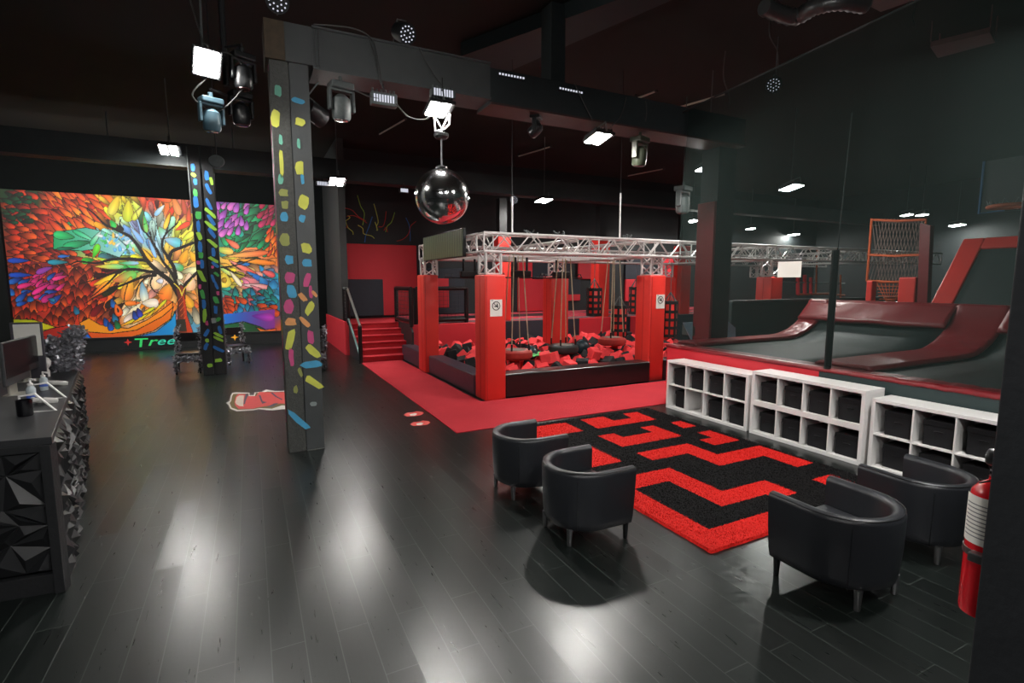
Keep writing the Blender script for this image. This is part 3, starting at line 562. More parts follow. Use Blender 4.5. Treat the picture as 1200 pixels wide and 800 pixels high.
# ------------------------------------------------------------------ foam pit
t = thing('foam_pit', 'square foam pit with black padded low walls under the truss', 'foam pit', (3.75, 8.6, 0))
b = B(); b.rbox((4.18,8.55,0),(7.69,8.95,.46),.03); b.rbox((8.14,8.6,0),(11.74,8.95,.46),.03); b.build('front_wall', BLKV, t, bevel=0)
b = B(); b.rbox((3.74,9.02,0),(4.1,11.84,.42),.03); b.build('left_wall', [BLKP], t)
b = B(); b.rbox((3.74,12.42,0),(4.1,14.28,.42),.03); b.build('left_wall', [BLKP], t)
b = B(); b.box((4.1,8.95,0),(12.6,14.28,.16)); b.build('pit_floor', BLACK, t)
fm = {}
def cube_mesh(sx, m, nm):
    b = B(); b.rbox((-sx/2,-sx/2,-sx/2),(sx/2,sx/2,sx/2),.02); return b.build(nm, m)
protos = [cube_mesh(.23, FRED, 'foam_cube'), cube_mesh(.23, FBLK, 'foam_cube')]; first = [True, True]
cnt = 0
tyres = [(5.0,9.75),(6.54,10.23),(8.3,10.66)]
for iy_ in range(15):
    for ix_ in range(21):
        x = 4.33+ix_*.335+random.uniform(-.05,.05)+(.16 if iy_ % 2 else 0); y = 9.16+iy_*.34+random.uniform(-.05,.05)
        if x > 7.45 and y > 12.0 and x < 8.2 and y < 12.9: continue
        if x > 7.5 and y < 9.3: continue
        if random.random() < .06: continue
        if cnt >= 285: break
        k = 0 if random.random() < .62 else 1
        o = protos[k] if first[k] else protos[k].copy()
        if not first[k]: C.objects.link(o)
        first[k] = False; cnt += 1
        o.location = (x, y, .345+random.uniform(-.04,.05)-.0*iy_); o.rotation_euler = (random.uniform(-.7,.7), random.uniform(-.7,.7), random.uniform(0,1.5)); o.scale = (random.uniform(.9,1.15),)*3
        near = 'near' if y < 10.8 else 'far'; side = 'left' if x < 6.3 else ('middle' if x < 8.6 else 'right')
        tag(o, ('red' if k == 0 else 'black')+' foam cube lying in the %s %s part of the pit' % (near, side), 'foam cube', ('red' if k == 0 else 'black')+' foam cubes in the %s %s part of the pit' % (near, side))
for ox, oy, k in ((5.6,9.5,0),(5.75,9.42,0),(6.9,9.5,0),(7.1,9.45,0),(6.95,9.62,0),(8.9,9.7,0),(4.6,10.4,0),(8.05,11.9,0),(9.4,12.2,0)):
    o = protos[k].copy(); C.objects.link(o); o.location = (ox, oy, .56); o.rotation_euler = (random.uniform(-.5,.5), random.uniform(-.5,.5), random.uniform(0,1.5)); tag(o, 'red foam cube heaped on top of the others in the pit', 'foam cube', 'red foam cubes heaped on top')
for x, y, r, lab in ((7.27,10.55,.19,'shiny black ball lying in the foam beside the black tyre swing'),(5.62,10.2,.17,'small shiny black ball behind the left red tyre swing')):
    b = B(); b.lathe([(r*math.sin(PI*k/16)+.0005, -r*math.cos(PI*k/16)) for k in range(17)], (0,0,0), 24); tag(b.build('exercise_ball', mat('ball_dark', rgb(44,60,66), .2), smooth=True, loc=(0,0,0)), lab, 'ball').location = (x, y, .58)
b = B(); gr = random.Random(3)
b.grid(lambda u, v: Vector((5.45+.6*u, 9.75+.5*v, .535+.05*gr.random())), 8, 6); o = b.build('green_net', mat('green_cloth', rgb(96,200,116), .8), loc=(5.75,10.0,.5)); tag(o, 'crumpled pale green net lying on the foam between the tyre swings', 'net')
md = o.modifiers.new('s', 'SOLIDIFY'); md.thickness = .015
# pillars
def pillar(x0, x1, y0, y1, z1, lab, z0=0):
    t = thing('padded_pillar', lab, 'pillar', ((x0+x1)/2, (y0+y1)/2, z0), 'red padded truss pillars')
    b = B(); b.rbox((x0,y0,z0),(x1,y1,z1),.028); b.build('pad', REDV, t, smooth=30)
    b = B(); b.box((x0+.03,y0-.004,z0+.02),(x0+.04,y0+.01,z1-.03)); b.box((x0-.004,y0+.22,z0+.02),(x0+.01,y0+.232,z1-.03)); b.build('seam', mat('seam_red', rgb(170,24,24), .5), t)
    return t
pillar(3.75,4.17,8.5,8.98,2.31,'red padded pillar at the near left corner of the foam pit')
pillar(7.7,8.13,8.62,9.1,2.32,'red padded pillar at the near right corner of the foam pit')
pillar(3.66,4.02,11.86,12.4,2.34,'red padded pillar at the rear left corner of the foam pit')
pillar(7.42,8.0,12.3,12.75,2.32,'red padded pillar in the middle rear of the foam pit',.2)
pillar(11.55,12.0,12.3,12.75,2.32,'red padded pillar at the rear right, half hidden behind the near right one',.2)
pillar(11.75,12.2,8.75,9.2,2.3,'red padded pillar seen through the net beside the tall dark column')
# notices with a no smoking style sign
for nm, (x0, z0, x1, z1), Y_, lab in (('a', (3.85,1.56,4.09,1.865), 8.5, 'white no-entry notice sheet stuck on the near left red pillar'), ('b', (7.86,1.60,8.1,1.905), 8.62, 'white no-entry notice sheet stuck on the near right red pillar')):
    t = thing('notice_sheet', lab, 'notice', ((x0+x1)/2, Y_-.004, z0)); b = B(); b.box((x0,Y_-.006,z0),(x1,Y_-.001,z1)); b.build('sheet', PAPER, t)
    b = B(); cx_, cz_ = (x0+x1)/2, z0+.19; b.tube([(cx_+.075*math.cos(a*PI/12), Y_-.007, cz_+.075*math.sin(a*PI/12)) for a in range(24)], .007, 5, closed=True); b.tube([(cx_-.053,Y_-.008,cz_+.053),(cx_+.053,Y_-.008,cz_-.053)], .006, 5)
    b.box((cx_-.035,Y_-.009,cz_-.02),(cx_+.04,Y_-.006,cz_+.0)); b.box((cx_+.01,Y_-.009,cz_+.0),(cx_+.03,Y_-.006,cz_+.04)); b.box((x0+.02,Y_-.008,z1-.022),(x0+.06,Y_-.006,z1-.012)); b.build('symbol', INK, t)

# ------------------------------------------------------------------ truss
t = thing('truss_rig', 'large white aluminium box truss frame standing on the red pillars above the foam pit', 'truss', (5.8, 9, 2.7))
def truss(p, q, w=.33, h=.33, step=.62, r=.026, nm='truss_beam'):
    p = Vector(p); q = Vector(q); d = (q-p); L_ = d.length; d.normalize()
    if abs(d.z) > .9: s = UX; u = UY
    else: s = d.cross(UZ).normalized(); u = UZ
    b = B(); cr = [s*(w/2)*a+u*(h/2)*c for a, c in ((-1,-1),(1,-1),(1,1),(-1,1))]
    for c in cr: b.tube([p+c, q+c], r, 6)
    n = max(1, round(L_/step)); 
    for k in range(n):
        a = p.lerp(q, k/n); m_ = p.lerp(q, (k+.5)/n); e = p.lerp(q, (k+1)/n)
        for i in range(4):
            c0, c1 = cr[i], cr[(i+1) % 4]
            b.tube([a+c0, m_+c1], r*.5, 5, caps=False); b.tube([m_+c1, e+c0], r*.5, 5, caps=False)
        if k % 4 == 0:
            for i in range(4): b.tube([a+cr[i], a+cr[(i+1) % 4]], r*.6, 5, caps=False)
    for i in range(4): b.tube([q+cr[i], q+cr[(i+1) % 4]], r*.6, 5, caps=False)
    return b.build(nm, ALU, t, smooth=True)
zt = 2.89
truss((3.78,8.76,zt),(19.5,8.76,zt)); truss((3.78,12.4,zt),(19.5,12.4,zt)); truss((3.95,8.93,zt),(3.95,12.23,zt)); truss((7.9,8.93,zt),(7.7,12.23,zt)); truss((11.95,8.93,zt),(11.8,12.23,zt)); truss((15.9,8.93,zt),(15.9,12.23,zt))
truss((5.9,8.93,zt),(5.9,12.23,zt), .24, .24)
for x, y in ((3.97,8.76),(7.92,8.86),(3.88,12.13),(7.71,12.52),(11.77,12.52),(11.97,8.96),(16,12.5)):
    truss((x,y,2.325),(x,y,2.74), .3, .3, .9, .03, 'truss_leg')
for i, (x, y, z0, z1) in enumerate(((4.43,8.76,3.06,3.75),(6.94,8.76,3.06,4.0))):
    b = B(); b.tube([(x,y,z0),(x,y,z1)], .018, 6); b.mi = 1; b.tube([(x,y,z1),(x,y,ZC)], .008, 5); b.mi = 0; b.box((x-.06,y-.06,z0-.02),(x+.06,y+.06,z0+.03)); tag(b.build('hanger_rod', [WHITE, BLACK], loc=(x,y,z0)), ('left' if i == 0 else 'right')+' white rod rising from the front truss to the ceiling', 'hanger rod')
for i, (x, y, lab) in enumerate(((4.75,8.76,'small pale clamp cluster on top of the front truss, left'),(5.55,8.76,'small pale clamp cluster on top of the front truss, middle'),(7.1,8.76,'small pale clamp cluster on top of the front truss beside the right rod'))):
    b = B(); 
    for k in range(7): a = random.uniform(-.18,.18); b.tube([(x+a,y+random.uniform(-.1,.1),3.06),(x+a+random.uniform(-.08,.08),y+random.uniform(-.1,.1),3.11+random.uniform(0,.06))], .014, 5)
    b.box((x-.2,y-.05,3.07),(x+.2,y+.05,3.09)); tag(b.build('truss_clamp', GREYP, loc=(x,y,3.06)), lab, 'clamp')
# screen panel on left truss
t2 = thing('screen_panel', 'dark rectangular screen hung on the left side truss below the mirror ball', 'screen', (3.7, 10.5, 2.65))
b = B(); b.rbox((3.68,9.35,2.66),(3.74,11.9,3.2),.008); b.build('frame', PLAST, t2)
sm = bpy.data.materials.new('screen_reflection'); sm.use_nodes = True; N = sm.node_tree.nodes; wv = N.new('ShaderNodeTexWave'); wv.inputs['Scale'].default_value = 3.2; wv.inputs['Distortion'].default_value = 2.5; wv.bands_direction = 'Y'  # greenish wave bands: a reflection painted into the display colour
tcx = N.new('ShaderNodeTexCoord'); sm.node_tree.links.new(tcx.outputs['Object'], wv.inputs['Vector']); crx = N.new('ShaderNodeValToRGB'); crx.color_ramp.elements[0].color = rgb(60,72,62); crx.color_ramp.elements[1].color = rgb(120,136,110)
sm.node_tree.links.new(wv.outputs['Fac'], crx.inputs[0]); sm.node_tree.links.new(crx.outputs[0], N['Principled BSDF'].inputs['Base Color']); N['Principled BSDF'].inputs['Roughness'].default_value = .3; N['Principled BSDF'].inputs['Metallic'].default_value = .4
b = B(); b.box((3.672,9.38,2.68),(3.681,11.87,3.18)); b.build('display', sm, t2)
# trolleys with black bars
for i, (x, y, lab) in enumerate(((4.55,11.2,'left hanging black trolley with a long bar under the truss'),(5.22,9.9,'middle hanging black trolley with a long bar under the truss'),(6.8,10.8,'right hanging black trolley with a long bar near the middle rear pillar'))):
    t = thing('hanging_trolley', lab, 'trolley', (x, y, 2.3), 'black trolleys hanging under the truss')
    b = B(); b.rbox((x-.22,y-.07,2.28),(x+.22,y+.07,2.42),.02); b.build('body', PLAST, t)
    for s in (-.14,.14): b = B(); b.tube([(x+s,y,2.4),(x+s,y,2.74)], .028, 8); b.build('hanger', PLAST, t)
    b = B(); b.tube([(x-.62,y,2.27),(x+.62,y,2.27)], .016, 6); b.build('bar', PLAST, t)
    for s in (-.45,.45): b = B(); b.tube([(x+s,y,2.27),(x+s+.05,y,2.36),(x+s*1.25,y,2.36),(x+s*1.35,y,2.27)], .012, 5); b.build('handle', PLAST, t)
    if i == 0: b = B(); b.box((4.1,11.16,2.7),(7.7,11.24,2.74)); b.box((4.1,9.86,2.7),(7.8,9.94,2.74)); b.box((4.1,10.76,2.7),(7.8,10.84,2.74)); b.build('track', ALU, t)
# tyre swings
def tyre(x, y, z, m, lab, grp):
    t = thing('tyre_swing', lab, 'swing', (x, y, z), grp)
    b = B(); b.lathe([(.2,-.08),(.3,-.1),(.35,-.06),(.36,0),(.35,.06),(.3,.1),(.22,.1),(.2,.05)], (x,y,z), 28); ty = b.build('tyre', m, t, smooth=True)
    b = B(); b.lathe([(.01,.085),(.21,.085),(.21,.105),(.01,.105)], (x,y,z), 24)
    b.build('seat_net', mat('net_beige', rgb(120,108,98), .9, noise=.7, nscale=60), ty)
    for k in range(4):
        a = PI/4+k*PI/2; ex = x+.29*math.cos(a); ey = y+.29*math.sin(a)
        b = B(); b.tube([(ex,ey,z+.09),(ex*.5+x*.5,ey*.5+y*.5,zt-.17)], .012, 5); b.mi = 1; b.tube([(ex,ey,z+.1),(ex-.004*math.cos(a),ey,z+.24)], .022, 6); b.build('rope', [ROPE, PLAST], t)
TR = mat('tyre_red', rgb(164,44,36), .6, noise=.3); TK = mat('tyre_black', rgb(26,30,30), .5)
tyre(5.02,9.75,.64,TR,'red tyre swing hanging just right of the near left pillar','round tyre swings over the foam'); tyre(6.5,10.2,.62,TK,'black tyre swing hanging in the middle of the pit','round tyre swings over the foam'); tyre(8.28,10.66,.66,TR,'red tyre swing hanging left of the near right pillar','round tyre swings over the foam')
# punch bags
def bag(x, y, z0, z1, lab):
    r = .2; t = thing('hanging_bag', lab, 'punch bag', (x, y, z0), 'red hanging bags with black webbing')
    b = B(); b.lathe([(.02,0),(r*.9,.01),(r,.06),(r*1.02,(z1-z0)/2),(r,(z1-z0)-.06),(r*.9,(z1-z0)-.01),(.02,z1-z0)], (x,y,z0), 20); b.build('bag', REDV, t, smooth=True)
    b = B(); n = 4
    for k in range(n+1):
        z = z0+.06+(z1-z0-.12)*k/n; b.lathe([(r+.005,-.042),(r+.018,-.042),(r+.018,.042),(r+.005,.042)], (x,y,z+(.03 if k == n else 0)), 20)
    for k in range(8):
        a = k*PI/4; b.box((-.028,r-.005,z0+.02),(.028,r+.024,z1+.02), Matrix.Translation((x,y,0)) @ Matrix.Rotation(a, 4, 'Z'))
    b.build('webbing', WEBB, t)
    b = B(); top = z1+.28
    for k in range(6): a = k*PI/3; b.tube([(x+r*.9*math.cos(a),y+r*.9*math.sin(a),z1),(x,y,top)], .012, 5)
    b.tube([(x,y,top-.02),(x,y,zt-.15)], .01, 5); b.build('hanging_strap', GREYP, t)
for (p, Yb, z0, z1, lab) in (((696,370),12.2,1.18,1.98,'red hanging bag with black webbing nearest the middle rear pillar'), ((725,397),11.6,.56,1.5,'lowest red hanging bag with black webbing, centre of the row'), ((745,370),12.3,1.18,2.0,'red hanging bag half hidden behind the near right pillar'), ((784,400),11.4,.55,1.6,'red hanging bag right of the near right pillar')):
    X, Z = ony(*p, Yb); bag(X, Yb, z0, z1, lab)

# ------------------------------------------------------------------ mirror ball
t = thing('mirror_ball', 'large mirror ball hanging from the big steel beam', 'mirror ball', (2.45, 7.0, 3.36))
mb = bpy.data.materials.new('mirror_tiles'); mb.use_nodes = True; N = mb.node_tree.nodes; L = mb.node_tree.links; p = N['Principled BSDF']; p.inputs['Metallic'].default_value = 1; p.inputs['Roughness'].default_value = .12; p.inputs['Base Color'].default_value = (.9,.9,.9,1)
b = B(); r = .375
b.lathe([(r*math.sin(PI*k/56)+.0004, -r*math.cos(PI*k/56)) for k in range(57)], (2.45,7.0,3.36), 112); ball = b.build('tiled_sphere', [mb], t)
rj = random.Random(2)
b = B(); b.lathe([(.06,.37),(.08,.38),(.08,.40),(.02,.42)], (2.45,7.0,3.36), 16); b.build('cap', PLAST, t)
b = B(); b.tube([(2.45,7.0,3.76),(2.45,7.0,4.16)], .012, 6); b.build('rod', STEEL, t)
b = B(); b.lathe([(.07,0),(.1,.03),(.1,.07),(.04,.09)], (2.45,7.0,4.13), 16); b.build('motor', PLAST, t)
b = B(); b.tube([(2.33,6.95,4.46),(2.36,6.98,4.22),(2.5,7.0,4.27),(2.56,6.97,4.33),(2.56,6.95,4.46)], .014, 6); b.tube([(2.36,6.98,4.4),(2.46,7.0,4.27)], .011, 5); b.tube([(2.45,7.05,4.22),(2.6,7.1,4.5),(2.6,7.15,4.79)], .011, 5); b.build('bracket', WHITE, t)

# ------------------------------------------------------------------ lamps
def flood(loc, aim, lab, panels=2, size=.36, bracket=True, grp='lit flood lamps', m=None):
    t = thing('flood_lamp', lab, 'flood lamp', loc, grp)
    d = Vector(aim).normalized(); q = d.to_track_quat('-Z', 'X').to_matrix().to_4x4(); M_ = Matrix.Translation(loc) @ q
    b = B(); w = size
    b.rbox((-w/2,-w/2,0),(w/2,w/2,.05),.01,M_)
    for k in range(7): b.box((-w/2+.02,-w/2+.03+k*(w-.06)/6.5,.05),(w/2-.02,-w/2+.045+k*(w-.06)/6.5,.10),M_)
    b.box((-.07,-.05,.1),(.07,.05,.14),M_); hs = b.build('housing', BLACK, t)
    for k in range(panels):
        h = (w-.05)/panels; y0 = -w/2+.025+k*h
        b = B(); b.box((-w/2+.02,y0+.008,-.012),(w/2-.02,y0+h-(.012 if panels == 1 else .05),.0),M_); b.build('lamp_panel', m or LAMP, hs)
    b = B(); b.tube([M_ @ Vector((-w/2-.02,0,.03)), M_ @ Vector((-w/2-.02,0,.18)), M_ @ Vector((w/2+.02,0,.18)), M_ @ Vector((w/2+.02,0,.03))], .012, 5)
    if bracket: b.tube([M_ @ Vector((0,0,.18)), (loc[0], loc[1], min(ZC, loc[2]+bracket))], .012, 5)
    b.build('bracket', GREYP, t)
    return t
flood((-.28,6.7,4.52), (.28,-.85,-.45), 'square flood lamp glowing at the top left, above the hanging spotlights', 1, .29, 1.85, m=LAMP)
flood((-1.36,13.4,4.95), (0,-.3,-1), 'pair of small bright lamp panels on the far beam above the mural', 2, .42, 1.45, m=LAMPH)
flood((2.42,6.97,4.5), (0,-.25,-1), 'bright twin-panel flood lamp right above the mirror ball', 2, .36, .3)
flood((5.16,7.1,4.48), (0,-.2,-1), 'bright twin-panel flood lamp under the right part of the big beam', 2, .38, .15)
flood((8.55,7.95,4.5), (0,-.2,-1), 'twin-panel flood lamp seen through the upper left edge of the net', 2, .42, 1.9)
flood((12.18,8.65,4.5), (0,-.2,-1), 'twin-panel flood lamp seen through the middle of the net, highest one there', 2, .45, 1.9)
flood((2.05,13.5,4.6), (0,-.3,-1), 'flood lamp on the far beam hidden behind the foreground painted column', 2, .42, 1.8, m=LAMPH)
for x_, l_ in ((-5.4,'left'),(-2.8,'middle'),(-.2,'right')): flood((x_,15.6,5.15), (0,.75,-1), 'added hidden flood lamp behind the far beam washing the %s part of the mural' % l_, 2, .42, 1.0, m=LAMPM)  # wash lamps added out of sight behind the beam to brighten the mural
far = [((638,235),4.55,'lit lamp panel high on the black wall right of the mirror ball'),((812,259),4.55,'lit lamp panel cut by the left edge of the net'),((880,268),4.55,'small lit lamp panel furthest left of the low lights behind the net'),((930,275),4.55,'lit lamp panel above the white paper on the net'),
       ((1063,252),4.6,'small lit lamp panel above the orange netting'),((1081,252),4.6,'tiny lit lamp panel at the top of the tall dark red pad'),((1122,264),4.6,'lit lamp panel above the slanted red frame')]
for p, z, lab in far:
    q = g(*p, z); s = 1.0
    if q[0] > 26 or q[1] > 17.3:
        k = min(26/q[0], 17.3/q[1]); z = H+(z-H)*k; q = (q[0]*k, q[1]*k)
    flood((q[0], q[1], z), (0,-.1,-1), lab, 2, .34 if 'small' in lab or 'tiny' in lab else .46, 1.8)
# three out-of-view fill lamps, added to brighten the chairs, shelves and column fronts
for loc, lab in (((-1.2,-.8,4.5),'added out-of-view fill lamp over the counter end of the lounge'),((2.4,-.8,4.5),'added out-of-view fill lamp over the near lounge floor'),((5.2,1.6,4.6),'added out-of-view fill lamp over the low shelf units')):
    flood(loc, (0,.7,-1) if loc[1] < 0 else (0,.1,-1), lab, 2, .5, 1.8, m=LAMPS)

def moving_head(loc, lab, ang=0, s=1., tilt=0, grp='hanging moving-head spotlights', m=None, hang=None):
    t = thing('moving_head_light', lab, 'stage light', loc, grp, 0); m = m or PLAST
    x, y, z = loc; Mz = Matrix.Translation(loc) @ Matrix.Rotation(ang, 4, 'Z') @ Matrix.Scale(s, 4)
    b = B(); b.rbox((-.15,-.11,-.09),(.15,.11,0),.02,Mz); b.tube([Mz @ Vector((0,0,0)), Mz @ Vector((0,0,.08))], .025, 6)
    if hang: b.tube([Vector(loc), Vector((x,y,hang))], .012, 6)
    b.build('base', m, t)
    b = B()
    for sx in (-1, 1): b.rbox((sx*.155-.02,-.05,-.36),(sx*.155+.02,.05,-.09),.012,Mz)
    b.rbox((-.17,-.05,-.12),(.17,.05,-.085),.01,Mz); b.build('yoke', m, t)
    Mh = Mz @ Matrix.Translation((0,0,-.3)) @ Matrix.Rotation(tilt, 4, 'X')
    b = B(); b.lathe([(.05,.15),(.11,.1),(.125,0),(.12,-.14),(.10,-.17)], (0,0,0), 16, Mh); hd = b.build('head', m, t, smooth=True)
    b = B(); b.lathe([(.085,-.172),(.085,-.18),(.01,-.185)], (0,0,0), 16, Mh); b.build('lens', mat('lens_glass', rgb(96,60,60), .15), hd)
    return t
def par(loc, aim, lab, grp='round LED cans', hang=None):
    t = thing('par_can', lab, 'stage light', loc, grp); d = Vector(aim).normalized(); M_ = Matrix.Translation(loc) @ d.to_track_quat('-Z', 'X').to_matrix().to_4x4()
    b = B(); b.lathe([(.07,.18),(.11,.16),(.125,.0),(.125,-.1),(.118,-.1),(.118,-.07)], (0,0,0), 20, M_); cn_ = b.build('can', BLACK, t, smooth=True)
    b = B(); 
    for n, rr2 in ((6,.045),(12,.09)):
        for k in range(n): a = 2*PI*k/n; b.lathe([(.010,-.082),(.009,-.09),(.002,-.093)], (rr2*math.cos(a),rr2*math.sin(a),0), 6, M_)
    b.build('led_array', LEDW, cn_)
    b = B(); b.tube([M_ @ Vector((-.14,0,0)), M_ @ Vector((-.14,0,.25)), M_ @ Vector((.14,0,.25)), M_ @ Vector((.14,0,0))], .01, 5)
    if hang: b.tube([M_ @ Vector((0,0,.25)), Vector(hang)], .01, 5)
    b.build('yoke', GREYP, t)
moving_head((1.16,7.1,4.68), 'grey moving-head spotlight hanging under the beam nearest the foreground column', .2, .95, .1, m=GREYP)
moving_head((6.05,7.15,4.62), 'dark moving-head spotlight under the right end of the beam, near the net edge', .3, 1.0, .1, m=mat('olive_casing', rgb(50,56,42), .4))
moving_head((-.28,6.9,4.22), 'grey-blue moving-head spotlight hanging lowest at the top left', .4, .75, .1, m=mat('blue_grey_casing', rgb(70,96,108), .4))
moving_head((.02,7.3,4.45), 'black moving-head spotlight hanging beside the square flood lamp', .4, .8, 0)
moving_head((.06,6.9,4.75), 'black moving-head spotlight highest in the top left cluster', .4, .8, 0)
moving_head((9.2,9.3,4.4), 'pale moving-head spotlight at the left edge of the net, far back', .3, 1.3, 0, m=GREYP, hang=6.4)
moving_head((4.05,7.2,4.72), 'small dark spotlight under the middle of the big beam', .8, .7, .9)
par((.45,6.85,5.38), (.0,-.85,-.5), 'round LED can on top of the foreground painted column')
par((1.98,7.05,5.42), (.25,-.9,-.45), 'round LED can on top of the beam above the moving-head spotlight')
par((.92,7.6,4.4), (.7,.5,-.3), 'dark round can half hidden behind the foreground column', hang=(.95,7.42,4.78))
par((8.1,6.2,5.5), (-.8,-.5,-.4), 'dark round can above the top edge of the net', hang=(8.4,6.4,6.4))
b = B(); b.tube([(-.12,7.12,6.4),(-.12,7.12,4.45)], .03, 8)
for q_ in ((.06,6.9,4.83),(.02,7.3,4.53),(-.28,6.9,4.30),(-.28,6.8,4.72)): b.tube([(-.12,7.12,q_[2]+.04),(q_[0],q_[1],q_[2]+.02)], .016, 6)
tag(b.build('hanging_pole', BLACK, loc=(-.12,7.12,6.4)), 'black pole hanging from the ceiling that carries the top left spotlights', 'pole')
# LED strobe box
def ledbox(loc, lab, w=.34, h=.16, on=True):
    x, y, z = loc; t = thing('led_strobe', lab, 'stage light', loc); b = B(); b.rbox((x-w/2,y,z-h/2),(x+w/2,y+.12,z+h/2),.012)
    for k in range(6): b.tube([(x-w/2+.03+k*(w-.06)/5,y+.06,z+h/2),(x-w/2+.03+k*(w-.06)/5,y+.06,z+h/2+.05)], .012, 5)
    b.build('housing', GREYP if on else PLAST, t); b = B()
    for k in range(8): b.box((x-w/2+.03+k*(w-.06)/8,y-.006,z-.045),(x-w/2+.05+k*(w-.06)/8,y,z+.045))
    b.build('led_row', LEDW, t); b = B(); b.tube([(x,y+.06,z+h/2),(x,y+.06,z+h/2+.16)], .012, 5); b.build('clamp', BLACK, t)
ledbox((1.70,7.05,4.56), 'grey box strobe light hanging under the beam right of the moving head')
ledbox((2.45,6.86,4.69), 'small box strobe with lit LEDs directly above the mirror ball lamp', .34, .1)
for (p, Yv, w, lab) in (((378,215),13.7,.3,'small white-lit box light on the wall right of the foreground column'),((474,223),13.75,.26,'small white-lit box light under the far beam left of the mirror ball')):
    X, Z = ony(*p, Yv); ledbox((X,Yv,Z), lab, w, .1, False)
X, Z = ony(602, 234, 13.6)
par((X,13.6,Z), (-.4,-.9,-.2), 'small spotlight beside the left white hanger rod')
# two rows of LEDs along the beam
for p0, p1, lab in (((584,86),(615,92),'left row of small white LEDs on the face of the big beam'),((655,103),(683,109),'right row of small white LEDs on the face of the big beam')):
    b = B(); a = ony(*p0, 7.0); c = ony(*p1, 7.0); b.box((min(a[0],c[0]),7.0,a[1]-.04),(max(a[0],c[0]),7.02,a[1]+.03)); b.mi = 1
    for k in range(9): x = a[0]+(c[0]-a[0])*(k+.5)/9; z = a[1]+(c[1]-a[1])*(k+.5)/9; b.box((x-.012,6.99,z-.012),(x+.012,7.0,z+.012))
    tag(b.build('led_strip', [BLACK, LEDW], loc=(a[0],7.0,a[1])), lab, 'LED strip')
# cables along the big beam
def cable(pts, lab, r=.009, m=None, mul=8):
    b = B(); P = [tuple(v) for v in smooth(pts, mul)]; b.tube(P, r, 5); tag(b.build('cable', m or BLACK, loc=pts[0], smooth=True), lab, 'cable', 'cables on the steel frame')
CB = mat('cable_grey', rgb(58,58,57), .5)
cable([(.85,6.97,5.26),(1.3,6.95,5.3),(1.55,6.98,5.22),(1.62,6.98,4.95),(1.66,7.0,4.68)], 'grey cable draped over the beam down to the grey box strobe', m=CB)
cable([(1.5,6.99,5.27),(1.58,6.97,5.0),(1.64,6.99,4.72)], 'second grey cable draped beside the one to the box strobe', m=CB)
cable([(1.85,7.05,4.52),(2.0,7.0,4.36),(2.2,6.95,4.34),(2.36,6.9,4.46)], 'grey cable sagging between the box strobe and the mirror ball lamp', m=CB)
cable([(2.15,6.98,5.25),(2.35,6.98,4.95),(2.5,6.98,4.8)], 'dark cable running down the beam face above the mirror ball', m=CB)
cable([(4.6,6.98,5.2),(4.8,6.98,4.9),(4.95,6.98,4.7)], 'dark cable down the beam above the right flood lamp', m=CB)
cable([(5.6,6.98,5.15),(5.5,6.98,4.85),(5.3,6.98,4.65)], 'dark cable curving down the right end of the beam', m=CB)
cable([(6.0,6.98,5.15),(6.03,6.98,4.95),(6.05,7.05,4.8)], 'dark cable dropping to the spotlight near the net edge', m=CB)
cable([(1.2,7.1,4.62),(1.32,7.05,4.6),(1.5,7.05,4.56),(1.62,7.05,4.55)], 'short cable from the moving head to the box strobe', m=CB)
cable([(-.3,6.8,4.4),(-.45,6.85,4.2),(-.2,6.9,4.1),(.1,6.9,4.5),(-.1,6.8,4.7),(-.35,6.8,4.5)], 'loose loops of cable around the top left spotlights', m=CB)
cable([(-.5,6.9,6.4),(-.48,6.9,5.6),(-.3,6.8,4.7)], 'dark cable hanging from the ceiling to the square flood lamp', m=CB)
b = B(); b.lathe([(.0005,.015),(.1,.0),(.11,-.02),(.09,-.06),(.0005,-.07)], (0,0,0), 20, Matrix.Translation((-.35,9.2,4.0)) @ Matrix.Rotation(1.2, 4, 'X')); b.mi = 1; b.tube([(-.35,9.25,4.0),(-.35,9.25,6.4)], .01, 5)
tag(b.build('round_lens', [GREYP, BLACK], smooth=True, loc=(-.35,9.2,4)), 'small grey round reflector left of the lowest top left spotlight', 'reflector')

# ------------------------------------------------------------------ trampoline court
TZ = 1.03; XF = 6.85
t = thing('trampoline_court', 'raised trampoline court with dark red pads behind the white shelf units', 'trampoline', (XF, 4, 0))
for y0, y1, m, lb in ((4.30,7.18,REDW,'bright red side panel'),(-3,4.30,mat('green_black_panel', rgb(38,54,54), .6),'dark green side panel')):
    b = B(); b.box((XF,y0,0),(XF+.06,y1,.98)); b.build('side_panel', m, t, label=lb)
b = B(); b.box((XF+.06,7.1,0),(12.6,7.18,.98)); b.build('side_panel', NAVY, t)
b = B(); b.box((XF+.06,-3,.7),(10.2,7.1,.86)); b.build('deck', BLACK, t)
